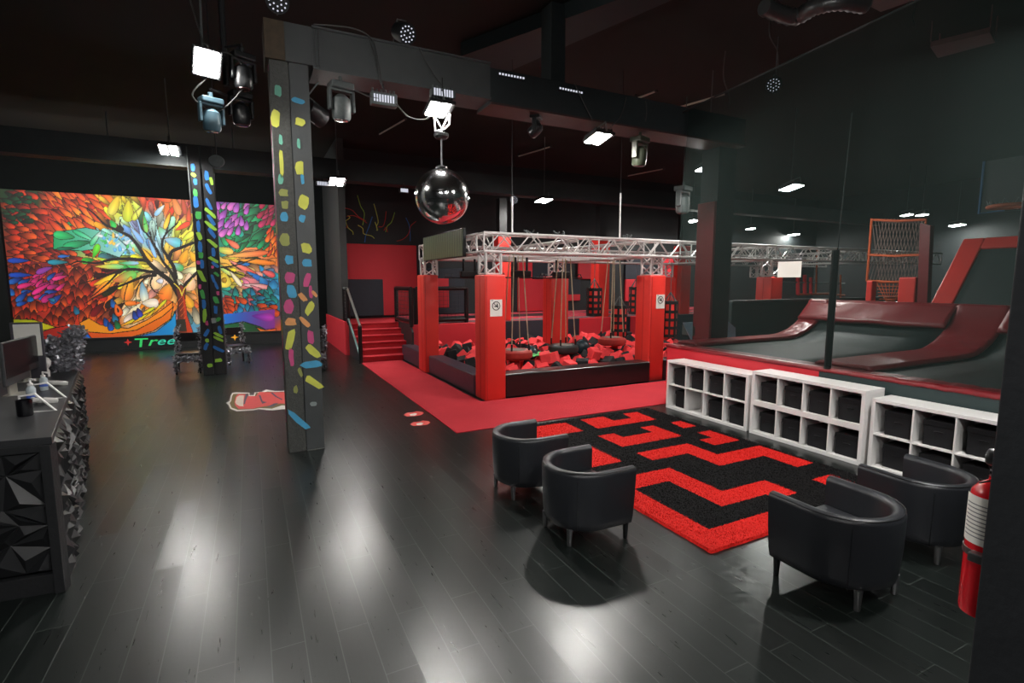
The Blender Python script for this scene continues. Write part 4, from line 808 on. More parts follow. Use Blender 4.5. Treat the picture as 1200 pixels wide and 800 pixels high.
# profile of the bed along X: flat then curling up to the back wall
def prof(s):   # s in 0..1 -> (x,z)
    if s < .5: return (7.1+(9.6-7.1)*s/.5, TZ-.04)
    a = (s-.5)/.5; return (9.6+1.35*math.sin(a*1.25)/math.sin(1.25), TZ-.04+.74*(1-math.cos(a*1.25))/(1-math.cos(1.25)))
def bed(y0, y1):
    b = B(); b.grid(lambda u, v: Vector((prof(u*.86)[0], y0+(y1-y0)*v, prof(u*.86)[1]-.0)), 28, 4); o = b.build('jumping_bed', MATTR, t, smooth=True); md = o.modifiers.new('s', 'SOLIDIFY'); md.thickness = .02
def runner(y0, y1, s0=0., nm='runner_pad', wr=.012):
    b = B(); rg = random.Random(int(y0*10)+5)
    def fn(u, v):
        s = s0+(1-s0)*u; x, z = prof(s); e = min(v, 1-v)*2
        return Vector((x-.02*s, y0+(y1-y0)*v, z+.025+.03*min(1, e*10)+wr*.5*math.sin(u*70+math.sin(v*9)*2)*(1 if .6 < s < .8 else .12)*(e > 0)))
    b.grid(fn, 60, 14); o = b.build(nm, DKRED, t, smooth=30); md = o.modifiers.new('s', 'SOLIDIFY'); md.thickness = .05; md.offset = -1
bed(4.5, 6.75); bed(1.3, 3.8); bed(-2.5, .8)
runner(6.75, 7.15); runner(3.8, 4.5); runner(.8, 1.3)
b = B(); rg = random.Random(8)
def lip(u, v):
    y = 7.2-10*u; a = v*PI*1.15
    rr3 = .075; x = XF+.02+.36*min(1, v*1.0); 
    return Vector((XF-.02+.42*v, y, TZ-.05+.06*min(1, math.sin(PI*min(1, v*1.0+.04))*3)+.004*math.sin(u*170+v*3)*(1 if y < 3.5 else .2)+.004*math.sin(u*431+v*5)*(y < 3.5)))
b.grid(lip, 240, 10); o = b.build('edge_pad', DKRED, t, smooth=True); md = o.modifiers.new('s', 'SOLIDIFY'); md.thickness = .05; md.offset = -1
for y0, y1 in ((4.5,7.15),(.9,3.8),(-2.5,.8)):
    b = B(); 
    def fn(u, v): return Vector((10.55+.42*v, y0+(y1-y0)*u, 1.37+.38*v+.008*math.sin(u*17+v*4)))
    b.grid(fn, 40, 6); o = b.build('back_pad', DKRED, t, smooth=True); md = o.modifiers.new('s', 'SOLIDIFY'); md.thickness = .07
b = B(); b.rbox((10.98,-2.5,1.70),(11.2,7.15,1.80),.03); b.build('back_cap', DKRED, t)
b = B(); b.box((11.1,-2.5,0),(11.2,7.15,1.72)); b.build('back_panel', NAVY, t)
# tall column between courts
b = B(); b.box((8.0,7.2,0),(8.45,7.62,4.72)); b.mi = 1; b.rbox((7.93,7.2,TZ),(8.0,7.62,3.7),.015); b.mi = 2; b.box((7.99,7.55,1.1),(7.93,7.9,1.3))
tag(b.build('steel_column', [BLACK, mat('deep_red_pad', rgb(110,22,28), .55), GREYP], loc=(8.2,7.4,0)), 'tall black column with a red padded side standing behind the net', 'column')
for x, y, lab in ((7.55,7.35,'small triangular panel coloured as blue-lit, left of the black column behind the net'),(8.75,7.4,'small triangular panel coloured as blue-lit, right of the black column behind the net')):
    b = B(); b.prism([(-.14,.2),(.1,.2),(.1,-.16)] if x < 8 else [(-.1,.2),(-.1,-.16),(.18,-.16),(.16,.04)], lambda u, v: Vector((x+u,y,1.2+v)), lambda u, v: Vector((x+u,y+.03,1.2+v))); tag(b.build('corner_panel', mat('blue_lit_tint', rgb(150,186,204), .6), loc=(x,y,1.1)), lab, 'panel')  # blue light on these triangles is put into their base colour
# half wall behind
b = B(); b.rbox((9.6,8.1,0),(16.5,8.25,1.72),.02); b.mi = 1; b.box((9.6,8.08,1.72),(16.5,8.27,1.76)); tag(b.build('half_wall', [mat('green_black_panel', rgb(38,54,54), .6), BEAM], loc=(13,8.2,0)), 'dark padded half wall behind the trampoline court', 'half wall')
# slanted trampoline wall with bright red frame
t = thing('slanted_trampoline', 'slanted wall trampoline with a wide bright red padded frame', 'trampoline', (11.3, 4, 1.75))
xa, za, xb, zb = 11.2, 1.76, 12.2, 3.0
def sl(u, y, o=0.): return Vector((xa+(xb-xa)*u+o*.77, y, za+(zb-za)*u-o*.62))
def slab(u0, u1, y0, y1, m, nm, th=.08, off=0.):
    b = B(); b.bm.verts.ensure_lookup_table(); P = [sl(u0,y0,off),sl(u1,y0,off),sl(u1,y1,off),sl(u0,y1,off)]; Q_ = [sl(u0,y0,off+th),sl(u1,y0,off+th),sl(u1,y1,off+th),sl(u0,y1,off+th)]
    a = [b.bm.verts.new(p) for p in P]; c = [b.bm.verts.new(p) for p in Q_]; b.face(a); b.face(c[::-1])
    for i in range(4): b.face([a[i],c[i],c[(i+1)%4],a[(i+1)%4]])
    b.build(nm, m, t, bevel=.02)
slab(0,1,4.72,5.05,REDV,'side_frame'); slab(.84,1,1.2,4.72,REDV,'top_frame'); slab(0,1,.9,1.2,REDV,'side_frame'); slab(0,.84,1.2,4.72,MATTR,'jumping_bed',.03,.03)
b = B(); b.box((12.1,.9,0),(12.2,5.05,2.85)); b.build('support', BLACK, t)
# further red pads, orange netting seen through the net
b = B(); a = onx(1078,262,12.6); b.prism([(5.70,1.0),(5.88,1.0),(5.99,3.4),(5.80,3.33)], lambda u, v: Vector((12.6,u,v)), lambda u, v: Vector((12.75,u,v))); tag(b.build('tall_pad', DKRED, loc=(12.6,5.8,1)), 'tall narrow dark red pad left of the slanted red frame', 'pad')
t = thing('cargo_net', 'orange rope climbing net with bands hanging behind the trampoline court', 'climbing net', (14, 7.2, 1.5))
ORN = mat('orange_rope', rgb(176,74,28), .7)
b = B(); 
def cn(u, v): return Vector((14, 7.72-1.18*u+.12*(1-v)*(1-u)*0, 2.2+1.55*v-.12*u*v))
for k in range(17):
    b.tube([cn(k/16, 0), cn(min(1,k/16+.25), 1)], .008, 4); b.tube([cn(k/16, 1), cn(min(1,k/16+.25), 0)], .008, 4)
b.build('netting', mat('net_grey', rgb(130,110,104), .8), t)
for v in (0, .42, .98): b = B(); b.tube([cn(0,v), cn(.5,v)+Vector((0,0,-.03)), cn(1,v)], .03, 6); b.build('rope_band', ORN, t, smooth=True)
b = B(); b.tube([cn(0,0), cn(0,1)], .03, 6); b.tube([cn(1,0),cn(1,1)], .02, 6)
for k in range(8): y = 7.5-.1*k; b.tube([(14,y,2.18),(14,7.15,1.55)], .009, 4); b.tube([(14,7.5-.02*k,2.15-.08*k),(14,6.8+.04*k,2.15-.08*k)], .009, 4)
b.build('edge_rope', ORN, t)
for x, y0, y1, z1, lab in ((13.2,7.15,7.29,2.2,'narrow red padded post below the orange netting'),(13.2,6.25,6.6,2.28,'red padded pillar standing in front of the orange netting, right')):
    b = B(); b.rbox((x,y0,1.0),(x+.2,y1,z1),.03); tag(b.build('padded_post', REDV, loc=(x,y0,1)), lab, 'padded post')
# far tower behind net (yellow-framed opening, red posts)
t = thing('climbing_frame', 'dim climbing frame with thin orange edges and red posts far behind the net', 'climbing frame', (15.5, 11, 1.7))
b = B()
for (x, y0, y1) in ((866,300,345),): pass
q0 = ony(866,342,11.5); q1 = ony(900,300,11.5); Yc = 11.2
def L2(p, q, mi, r=.03): 
    b.mi = mi; A = ony(*p, Yc); C2 = ony(*q, Yc); b.tube([(A[0],Yc,A[1]),(C2[0],Yc,C2[1])], r, 5)
L2((958,290),(956,344),0); L2((956,344),(990,346),0); L2((935,345),(975,344),0,.04)
L2((935,325),(935,345),1,.06); L2((943,322),(943,345),1,.06); L2((950,325),(950,345),1,.05); L2((985,322),(985,350),0); L2((905,330),(990,332),2,.02)
b.build('bars', [ORN, REDW, GREYP], t)
# hoop
t = thing('basketball_hoop', 'orange basketball hoop with a blue edged board at the right behind the net', 'basketball hoop', (10.5, 3.9, 3.3))
b = B(); b.box((10.62,2.9,3.28),(10.66,4.22,4.1)); b.build('backboard', BLACK, t)
b = B(); b.tube([(10.6,4.22,4.1),(10.6,4.22,3.28),(10.6,3.9,3.3)], .018, 5); b.build('board_edge', mat('edge_blue', rgb(30,84,130), .5), t)
b = B(); b.tube([(10.3+.23*math.cos(k*PI/10), 3.75+.23*math.sin(k*PI/10), 3.32) for k in range(20)], .03, 7, closed=True); b.tube([(10.5,3.75,3.32),(10.62,3.75,3.32)], .03, 6); b.build('rim', ORN, t, smooth=True)
b = B()
for k in range(10): a = k*PI/5; b.tube([(10.3+.23*math.cos(a), 3.75+.23*math.sin(a), 3.33),(10.3+.25*math.cos(a+.15), 3.75+.25*math.sin(a+.15), 3.42),(10.3+.23*math.cos(a+.4), 3.75+.23*math.sin(a+.4), 3.34)], .006, 4)
b.build('net_loops', GREYP, t)
# the dark safety net
nm_ = bpy.data.materials.new('dark_netting'); nm_.use_nodes = True; N = nm_.node_tree.nodes; L = nm_.node_tree.links; N.clear()
tr = N.new('ShaderNodeBsdfTransparent'); tr.inputs[0].default_value = (.92,.98,.97,1); df_ = N.new('ShaderNodeBsdfDiffuse'); df_.inputs[0].default_value = rgb(41,50,48); mxn = N.new('ShaderNodeMixShader'); oo = N.new('ShaderNodeOutputMaterial')
tcn = N.new('ShaderNodeTexCoord'); nzn = N.new('ShaderNodeTexNoise'); nzn.inputs['Scale'].default_value = .9; L.new(tcn.outputs['Object'], nzn.inputs['Vector']); mr = N.new('ShaderNodeMapRange'); mr.inputs['From Min'].default_value = .3; mr.inputs['From Max'].default_value = .7; mr.inputs['To Min'].default_value = .42; mr.inputs['To Max'].default_value = .55
L.new(nzn.outputs['Fac'], mr.inputs[0]); L.new(mr.outputs[0], mxn.inputs[0]); L.new(tr.outputs[0], mxn.inputs[1]); L.new(df_.outputs[0], mxn.inputs[2]); L.new(mxn.outputs[0], oo.inputs[0])
b = B()
def nf(u, v):
    y = 7.0-6.6*u; top = 5.08+.42*u; z = TZ+.03+(top-TZ-.03)*v; fold = .05*math.exp(-((y-4.16)/.14)**2)*v+.025*math.sin(y*5+z*.8)*v
    return Vector((XF-.03+fold-.03*v, y-.17*v*(1-u)+.0, z))
b.grid(nf, 90, 24); tag(b.build('safety_net', nm_, smooth=True, loc=(XF,4,TZ)), 'huge see-through dark net hanging from the ceiling in front of the trampoline court', 'net')
b = B(); b.tube([(XF+.02,4.2,TZ),(XF+.02,4.2,2.6)], .045, 8); b.mi = 1; b.tube([(XF+.02,4.18,2.6),(XF+.02,4.12,4.3)], .008, 6); tag(b.build('net_pole', [PLAST, BLACK], smooth=True, loc=(XF,4.2,TZ)), 'black padded pole carrying the net, left of the white paper corner', 'pole')
b = B(); b.tube([(XF,7.0,5.1),(XF,.3,5.52)], .015, 5); tag(b.build('net_cable', BLACK, loc=(XF,4,5.3)), 'thin cable along the top edge of the dark net', 'cable')
b = B(); b.box((XF-.075,4.6,2.25),(XF-.07,4.955,2.47)); tag(b.build('paper_sheet', PAPER, loc=(XF-.07,4.78,2.25)), 'blank-looking white paper sheet fixed on the dark net', 'paper')
b = B(); P = [(*g(*p, 6.0), 6.0) for p in ((1090,55),(1160,38),(1166,50),(1099,68))]; b.prism([(p[0],p[1]) for p in P], lambda u, v: Vector((u,v,6.0)), lambda u, v: Vector((u,v,6.08))); P0 = P[0]
for q in P: b.tube([(q[0],q[1],6.08),(q[0],q[1],6.4)], .01, 4)
tag(b.build('ceiling_panel', mat('dull_pink', rgb(120,84,84), .6), loc=P0), 'dull pink unlit ceiling light panel seen through the top of the net', 'ceiling light')
P = [(*g(*p, 6.1), 6.1) for p in ((995,-5),(1075,-30),(1078,-2),(1032,14))]
b = B(); b.prism([(p[0],p[1]) for p in P], lambda u, v: Vector((u,v,6.1)), lambda u, v: Vector((u,v,6.2)))
for q in P: b.tube([(q[0],q[1],6.2),(q[0],q[1],6.4)], .01, 4)
tag(b.build('ceiling_panel', mat('dull_mauve', rgb(96,82,80), .6), loc=P[0]), 'mauve unlit ceiling light panel at the top edge above the net', 'ceiling light')
b = B(); P = [Vector((*g(*p, 5.9), 5.9)) for p in ((895,8),(930,20),(955,8),(985,2),(1015,6))]; b.tube([tuple(v) for v in smooth([tuple(p) for p in P], 8)], [.10+.015*(i % 2) for i in range(33)], 12); tag(b.build('flexible_duct', mat('foil', rgb(90,92,92), .35, .6), smooth=True, loc=tuple(P[0])), 'crumpled foil flexible duct at the top above the net', 'duct')
cable([(*g(850,60,5.9),5.9),(*g(848,90,5.6),5.6),(*g(855,115,5.3),5.3),(*g(853,128,5.15),5.15)], 'knotted grey chain hanging above the left end of the net', m=CB)
cable([(*g(905,10,6.2),6.2),(*g(902,40,5.8),5.8),(*g(911,60,5.6),5.6),(*g(912,80,5.45),5.45)], 'knotted cord hanging above the net beside the foil duct', m=CB)
cable([(*g(1075,0,6.2),6.2),(*g(1070,18,6.0),6.0),(*g(1072,30,5.8),5.8)], 'short cord hanging above the net right of the mauve panel', m=CB)

# ------------------------------------------------------------------ cube shelves with fabric bins
def shelf(y_far, y_near, xf, rows, H_, lab, stacked=False, d=.39):
    t = thing('cube_shelf', lab, 'shelf unit', (xf, (y_far+y_near)/2, 0)); L_ = y_far-y_near; T = .04 if not stacked else .045; it = .018
    b = B()
    b.box((xf,y_near,H_-T),(xf+d,y_far,H_)); b.box((xf,y_near,0),(xf+d,y_far,T)); b.box((xf,y_near,T),(xf+d,y_near+T,H_-T)); b.box((xf,y_far-T,T),(xf+d,y_far,H_-T)); b.build('carcass', WHITE, t, bevel=.003)
    b = B(); b.box((xf+d-.012,y_near+T,T),(xf+d-.004,y_far-T,H_-T)); b.build('back_panel', WHITE, t)
    cw = (L_-2*T)/4; mt = .035 if stacked else it/2; zs = [T, H_/2-mt, H_/2+mt, H_-T]
    b = B(); b.box((xf+.003,y_near+T,zs[1]),(xf+d-.012,y_far-T,zs[2])); b.build('shelf', WHITE, t, bevel=.002)
    for k in range(1, 4):
        y = y_far-T-k*cw; b = B(); b.box((xf+.003,y-it/2,T),(xf+d-.012,y+it/2,zs[1])); b.box((xf+.003,y-it/2,zs[2]),(xf+d-.012,y+it/2,H_-T)); b.build('divider', WHITE, t, bevel=.002)
    cells = []
    for r_ in range(2):
        for k in range(4): cells.append((r_, k, y_far-T-(k+.5)*cw, zs[2] if r_ == 0 else zs[0], (zs[3]-zs[2]) if r_ == 0 else (zs[1]-zs[0]), cw-it))
    return cells
cells1 = shelf(6.69, 5.05, 6.40, 2, .84, 'white cube shelf unit with eight compartments nearest the foam pit')
cells2 = shelf(4.99, 3.44, 6.40, 2, .915, 'middle white cube shelf unit, slightly taller, with a thick middle shelf', True)
cells3 = shelf(3.385, 1.75, 6.43, 2, .84, 'white cube shelf unit nearest the viewer, partly behind the armchairs')
bw, bd = .285, .30
t0 = thing('fabric_bin', 'tmp', 'storage bin', (0,0,0), 'black fabric bins in the white cube shelves')
b = B(); h = .275
b.rbox((-bd/2,-bw/2,0),(bd/2,bw/2,h),.012); bn = b.build('bin', BINF, t0)
b = B(); b.rbox((-bd/2-.006,-bw/2-.006,h-.045),(bd/2+.006,bw/2+.006,h+.015),.006); b.build('lid', BINF, t0)
b = B(); b.tube([(-bd/2-.004,-.04,h*.62),(-bd/2-.014,-.02,h*.64),(-bd/2-.014,.02,h*.64),(-bd/2-.004,.04,h*.62)], .006, 5); b.build('handle', BINF, bn)
ordn = ['first', 'second', 'third', 'fourth']; rown = ['upper', 'lower']; firstb = True
for cells, un, xf in ((cells1,'shelf unit nearest the foam pit',6.40),(cells2,'middle shelf unit',6.40),(cells3,'shelf unit behind the armchairs',6.43)):
    for r_, k, yc, zb, hh, cw in cells:
        if cells is cells1 and r_ == 1 and k == 1: continue
        o = t0 if firstb else dup(t0); firstb = False
        o.location = (xf+.065+bd/2-random.uniform(0,.012)+(.02 if (r_, k) == (1, 0) else 0), yc-.022+random.uniform(-.008,.008), zb+.001); o.rotation_euler = (0,0,random.uniform(-.05,.05)); sz = min(1.0, (hh-.025)/.31)
        o.scale = (.98, min(1, (cw-.05)/bw)*(.86 if cells is cells1 and r_ == 1 and k == 0 else 1), sz*random.uniform(.93,1)); o['label'] = 'black fabric bin, %s from left, %s row, %s' % (ordn[k], rown[r_], un)
r_, k, yc, zb, hh, cw = cells1[5]
b = B(); b.rbox((6.47,yc-cw/2+.01,zb),(6.76,yc-cw/2+.06,zb+.29),.008); tag(b.build('folded_bin', BINF, loc=(6.6,yc,zb)), 'flattened black bin standing on edge in the otherwise empty white compartment', 'storage bin')

# ------------------------------------------------------------------ rug
RX0, RX1, RY0, RY1 = 3.22, 6.02, 2.8, 6.72
shapes = [[(3.22,2.8),(4.7,2.8),(4.7,3.08),(3.5,3.08),(3.5,4.1),(3.22,4.1)],
 [(3.22,4.08),(3.98,4.08),(3.98,3.36),(4.62,3.36),(4.62,3.25),(4.94,3.25),(4.94,3.62),(4.28,3.62),(4.28,4.38),(3.22,4.38)],
 [(4.29,4.67),(4.86,4.67),(4.86,4.16),(5.63,4.16),(5.63,3.72),(5.94,3.72),(5.94,4.46),(5.15,4.46),(5.15,4.96),(4.29,4.96)],
 [(4.28,5.25),(5.35,5.25),(5.35,5.84),(5.10,5.84),(5.10,5.57),(4.56,5.57),(4.56,5.78),(4.28,5.78)],
 [(4.5,6.08),(5.62,6.08),(5.66,6.57),(5.38,6.6),(5.33,6.33),(4.98,6.33),(4.98,6.6),(4.55,6.6)],
 [(3.3,6.08),(4.24,6.08),(4.24,6.56),(4.06,6.58),(3.3,6.58)],[(3.3,4.81),(3.93,4.81),(3.93,5.49),(3.62,5.49),(3.62,5.1),(3.3,5.1)],
 [(5.65,5.53),(5.9,5.53),(5.9,5.84),(5.70,5.84)],[(5.42,4.74),(5.9,4.74),(5.9,5.27),(5.66,5.27),(5.66,5.0),(5.42,5.0)],[(5.43,3.12),(5.75,3.12),(5.75,3.40),(5.43,3.40)],[(3.3,5.75),(3.62,5.75),(3.62,5.95),(3.3,5.95)]]
def inside(x, y):
    for P in shapes:
        c = False; n = len(P)
        for i in range(n):
            (xa_, ya), (xb_, yb) = P[i], P[(i+1) % n]
            if (ya > y) != (yb > y) and x < (xb_-xa_)*(y-ya)/(yb-ya)+xa_: c = not c
        if c: return True
    return False
t = thing('shaggy_rug', 'shaggy black rug with a red zigzag maze pattern on the dark floor', 'rug', (4.6, 4.7, 0))
RUGR = mat('rug_red', rgb(206,34,28), .85, noise=.35, nscale=35, spec=.2); RUGB = mat('rug_black', rgb(13,12,13), .9, noise=.3, nscale=40, spec=.2)
b = B(); nx, ny = 140, 196; V = [[None]*(ny+1) for _ in range(nx+1)]
for i in range(nx+1):
    for j in range(ny+1):
        x = RX0+(RX1-RX0)*i/nx; y = RY0+(RY1-RY0)*j/ny; ed = i in (0, nx) or j in (0, ny)
        V[i][j] = b.bm.verts.new((x+random.uniform(-.004,.004), y+random.uniform(-.004,.004), .004 if ed else .022+random.uniform(0,.006)))
for i in range(nx):
    for j in range(ny):
        b.mi = 0 if inside(RX0+(RX1-RX0)*(i+.5)/nx, RY0+(RY1-RY0)*(j+.5)/ny) else 1; b.face([V[i][j],V[i+1][j],V[i+1][j+1],V[i][j+1]])
b.build('backing', [RUGR, RUGB], t)
n = 110000; vx = np.zeros((n*3, 3)); mi = np.zeros(n, 'i')
xs = RNG.uniform(RX0, RX1, n); ys = RNG.uniform(RY0, RY1, n); ang = RNG.uniform(0, 2*PI, n); ln = RNG.uniform(.010, .026, n); lean = RNG.uniform(.0, .022, n); la = RNG.uniform(0, 2*PI, n)
for i in range(n):
    ux, uy = math.cos(ang[i])*.0028, math.sin(ang[i])*.0028; x, y = xs[i], ys[i]
    vx[i*3] = (x-ux, y-uy, .018); vx[i*3+1] = (x+ux, y+uy, .018); vx[i*3+2] = (x+lean[i]*math.cos(la[i]), y+lean[i]*math.sin(la[i]), .018+ln[i]); mi[i] = 0 if inside(x, y) else 1
vx -= np.array([4.6,4.7,0])
me = bpy.data.meshes.new('pile'); me.vertices.add(n*3); me.vertices.foreach_set('co', vx.ravel().astype('f')); me.loops.add(n*3); me.loops.foreach_set('vertex_index', np.arange(n*3).astype('i')); me.polygons.add(n); me.polygons.foreach_set('loop_start', np.arange(0, n*3, 3).astype('i')); me.update(calc_edges=True)
me.materials.append(RUGR); me.materials.append(RUGB); me.polygons.foreach_set('material_index', mi); o = bpy.data.objects.new('pile', me); C.objects.link(o); o.parent = t; o['kind'] = 'stuff'

# ------------------------------------------------------------------ tub armchairs (local: front = +X)
def tub(lab, loc, rz, W_=.72, Dp=.66, Ht=.645):
    t = thing('tub_armchair', lab, 'armchair', (0,0,0), 'black leather tub armchairs')
    hw = W_/2; th = .085; z0 = .135
    def path(s, off):   # centreline offset inward; s 0..1 from left arm front round the back to right arm front
        r = hw-off; st = Dp-hw-.0; Ls = st; La = PI*r; tot = 2*Ls+La; d = s*tot
        if d < Ls: return Vector((Dp/2-d, r, 0)), Vector((0,1,0))
        if d < Ls+La:
            a = (d-Ls)/r; c = Vector((Dp/2-st, 0, 0)); n_ = Vector((-math.sin(a), math.cos(a), 0)); return c+n_*r, n_
        d -= Ls+La; return Vector((Dp/2-st+d, -r, 0)), Vector((0,-1,0))
    prof_ = []
    hh = Ht-z0; rt = th/2
    # rounded rectangle profile (n outward, z)
    for a in range(0, 7): an = PI*a/6; prof_.append((rt*math.cos(an), Ht-rt+rt*math.sin(an)))
    prof_ += [(-rt, z0+hh*.5), (-rt, z0+.05), (-rt+.015, z0), (rt-.03, z0), (rt-.01, z0+.015), (rt, z0+.08), (rt+.004, z0+hh*.5)]
    b = B(); NS = 56; rings = []
    for i in range(NS+1):
        c, n_ = path(i/NS, th/2); ring = []
        for (q, z) in prof_:
            tp = 1-.055*(1-(z-z0)/hh)      # slight taper to the base
            p = c+n_*q; ring.append(b.bm.verts.new((p.x*tp+.0, p.y*tp, z)))
        rings.append(ring)
    K = len(prof_)
    for i in range(NS):
        for k in range(K): b.face([rings[i][k], rings[i+1][k], rings[i+1][(k+1) % K], rings[i][(k+1) % K]])
    b.face(rings[0]); b.face(rings[-1][::-1]); b.build('shell', LEATH, t, smooth=50)
    b = B(); P = []
    for i in range(NS+1):
        c, n_ = path(i/NS, th/2); P.append((c+n_*(rt-.004))*.95+Vector((0,0,z0+.004)))
    P = [c+n_*(rt*.72)+Vector((0,0,Ht-rt*.22)) for c, n_ in (path(i/NS, th/2) for i in range(NS+1))]; b.tube(P, .0035, 5)
    for s in (.33, .67):
        c, n_ = path(s, th/2); b.tube([(c+n_*(rt+.001)).to_tuple()[:2]+(Ht-.06,), ((c+n_*(rt+.001))*.95).to_tuple()[:2]+(z0+.01,)], .003, 4)
    b.build('piping', PLAST, t)
    iw = hw-th-.002
    b = B(); ol = [(Dp/2-.012, iw*.97)]
    st = Dp-hw
    for k in range(17): a = PI*k/16; ol.append(((Dp/2-st)-(iw)*math.sin(a)*.98, iw*math.cos(a)*.97))
    ol.append((Dp/2-.012, -iw*.97))
    def lay(z, s): return [(x*s if x < 0 else x-(1-s)*.2, y*s, z) for x, y in ol]
    L_ = [lay(.15,.95), lay(.36,.98), lay(.40,.98), lay(.425,.95), lay(.432,.85)]; VR = [[b.bm.verts.new(p) for p in l] for l in L_]
    for a_, c_ in zip(VR, VR[1:]):
        for k in range(len(ol)): b.face([a_[k], a_[(k+1) % len(ol)], c_[(k+1) % len(ol)], c_[k]])
    b.face(VR[-1]); b.face(VR[0][::-1]); b.build('seat', LEATH, t, smooth=50)
    for (lx, ly, m, lb) in ((Dp/2-.055, hw-.06, PLAST, 'black leg'), (Dp/2-.055, -hw+.06, PLAST, 'black leg'), (-Dp/2+.1, .2, STEEL, 'metal leg'), (-Dp/2+.1, -.2, STEEL, 'metal leg')):
        b = B(); b.lathe([(.016,0),(.018,.004),(.026,.15)], (lx,ly,0), 14); b.build('leg', m, t, smooth=True, label=lb)
    t.location = loc; t.rotation_euler = (0,0,rz); return t
ch = tub('black tub armchair left of the rug, nearer to the viewer', (2.5, 3.63, 0), 0)
dup(ch, (2.49, 4.66, 0), 0.02, 'black tub armchair left of the rug, behind the other one, next to the red carpet')
c3 = dup(ch, (3.745, 2.08, 0), PI/2-.01, 'black tub armchair right of the rug, nearest the viewer'); c3.scale = (1.04, 1.08, 1)
dup(ch, (4.9, 2.12, 0), PI/2-.06, 'black tub armchair half behind another, beside the nearest shelf unit')

# ------------------------------------------------------------------ floor stickers
def sticker(pts, m, nm, lab, z=.002):
    b = B(); P = [g(*p) for p in pts]; b.prism(P, lambda u, v: Vector((u,v,.0005)), lambda u, v: Vector((u,v,z))); return tag(b.build(nm, m, loc=(P[0][0],P[0][1],0)), lab, 'floor sticker')
t = thing('floor_logo', 'graffiti-style red and white logo sticker on the floor left of the foreground column', 'floor sticker', (-.2, 10.5, 0))
def cc(lst): return [(255+x*.075, 445+y*.075) for x, y in lst]
def sk(pts, m, nm, z0, z1):
    b = B(); P = [g(*p) for p in cc(pts)]; b.prism(P, lambda u, v: Vector((u,v,z0)), lambda u, v: Vector((u,v,z1))); b.build(nm, m, t)
WP = mat('sticker_white', rgb(225,222,214), .5)
sk([(130,360),(190,330),(205,250),(230,205),(290,195),(500,200),(500,240),(565,240),(575,195),(690,185),(760,150),(900,175),(1500,150),(1520,430),(1000,460),(860,475),(760,470),(640,455),(560,475),(300,490),(200,450),(170,390)], WP, 'white_outline', .0005, .0015)
sk([(190,365),(215,325),(225,260),(245,220),(480,212),(485,255),(580,255),(600,205),(700,200),(780,180),(900,190),(1490,170),(1500,415),(1000,400),(850,450),(650,440),(560,458),(320,470),(220,435)], mat('sticker_olive', rgb(110,92,30), .5), 'dark_outline', .001, .002)
sk([(265,350),(280,270),(320,220),(470,225),(470,255),(600,255),(650,190),(900,195),(1480,180),(1490,400),(980,370),(820,400),(640,430),(560,450),(330,455),(275,400)], mat('sticker_red', rgb(222,70,66), .5), 'red_letters', .0015, .0025)
sk([(275,350),(300,270),(340,245),(410,245),(400,400),(410,415),(340,410),(290,380)], mat('sticker_cream', rgb(226,206,190), .5), 'cream_patch', .002, .003)
for k, q in enumerate(([(440,220),(485,225),(440,330),(430,380),(405,380),(415,300)],[(640,240),(670,240),(705,335),(770,350),(700,375),(680,340)],[(830,205),(860,200),(930,260),(1010,300),(1010,320),(900,265)],[(760,430),(880,370),(960,360),(860,420)])): sk(q, mat('sticker_slate', rgb(74,60,84), .5), 'dark_stroke', .002, .003)
FS = mat('footprint_red', rgb(232,90,84), .5)
for k, (o_, lab) in enumerate((((0,0),'red footprint sticker on the floor beside the carpet, further one'),((7.5,11),'red footprint sticker on the floor beside the carpet, nearer one'))):
    t = thing('footprint_sticker', lab, 'floor sticker', (*g(486+o_[0],486+o_[1]), 0), 'footprint stickers beside the red carpet'); b = B()
    pts = [(473,486),(477,483.5),(484,483),(488,481.8),(495,482.5),(497,484),(493,486.5),(485,487.5),(477,488)]
    P = [g(x+o_[0], y+o_[1]) for x, y in pts]; b.prism(P, lambda u, v: Vector((u,v,.0005)), lambda u, v: Vector((u,v,.002))); b.build('shape', FS, t)
    P = [g(x+o_[0], y+o_[1]) for x, y in ((480,485.5),(486,484),(489,485),(486,487),(481,487))]; b = B(); b.prism(P, lambda u, v: Vector((u,v,.001)), lambda u, v: Vector((u,v,.003))); b.build('pale_mark', WP, t)

# ------------------------------------------------------------------ reception counter
nA = Vector((-1.29,4.555,0)); nB = Vector((-1.985,8.24,0)); dirL = (nB-nA).normalized(); dirF = Vector((-1,.1,0)).normalized(); CHt = 1.13
t = thing('reception_counter', 'black reception counter with faceted triangular relief panels at the left', 'counter', tuple(nA))
FAC = mat('facet_black', rgb(30,31,33), .4, noise=.25, nscale=6)
def qd(b, o, u, w, z0, z1, th):  # slab along u from o, width w
    n_ = Vector((-u.y, u.x, 0)); P = [o, o+u*w, o+u*w+n_*th, o+n_*th]; b.prism([(p.x,p.y) for p in P], lambda x, y: Vector((x,y,z0)), lambda x, y: Vector((x,y,z1)))
L1 = (nB-nA).length
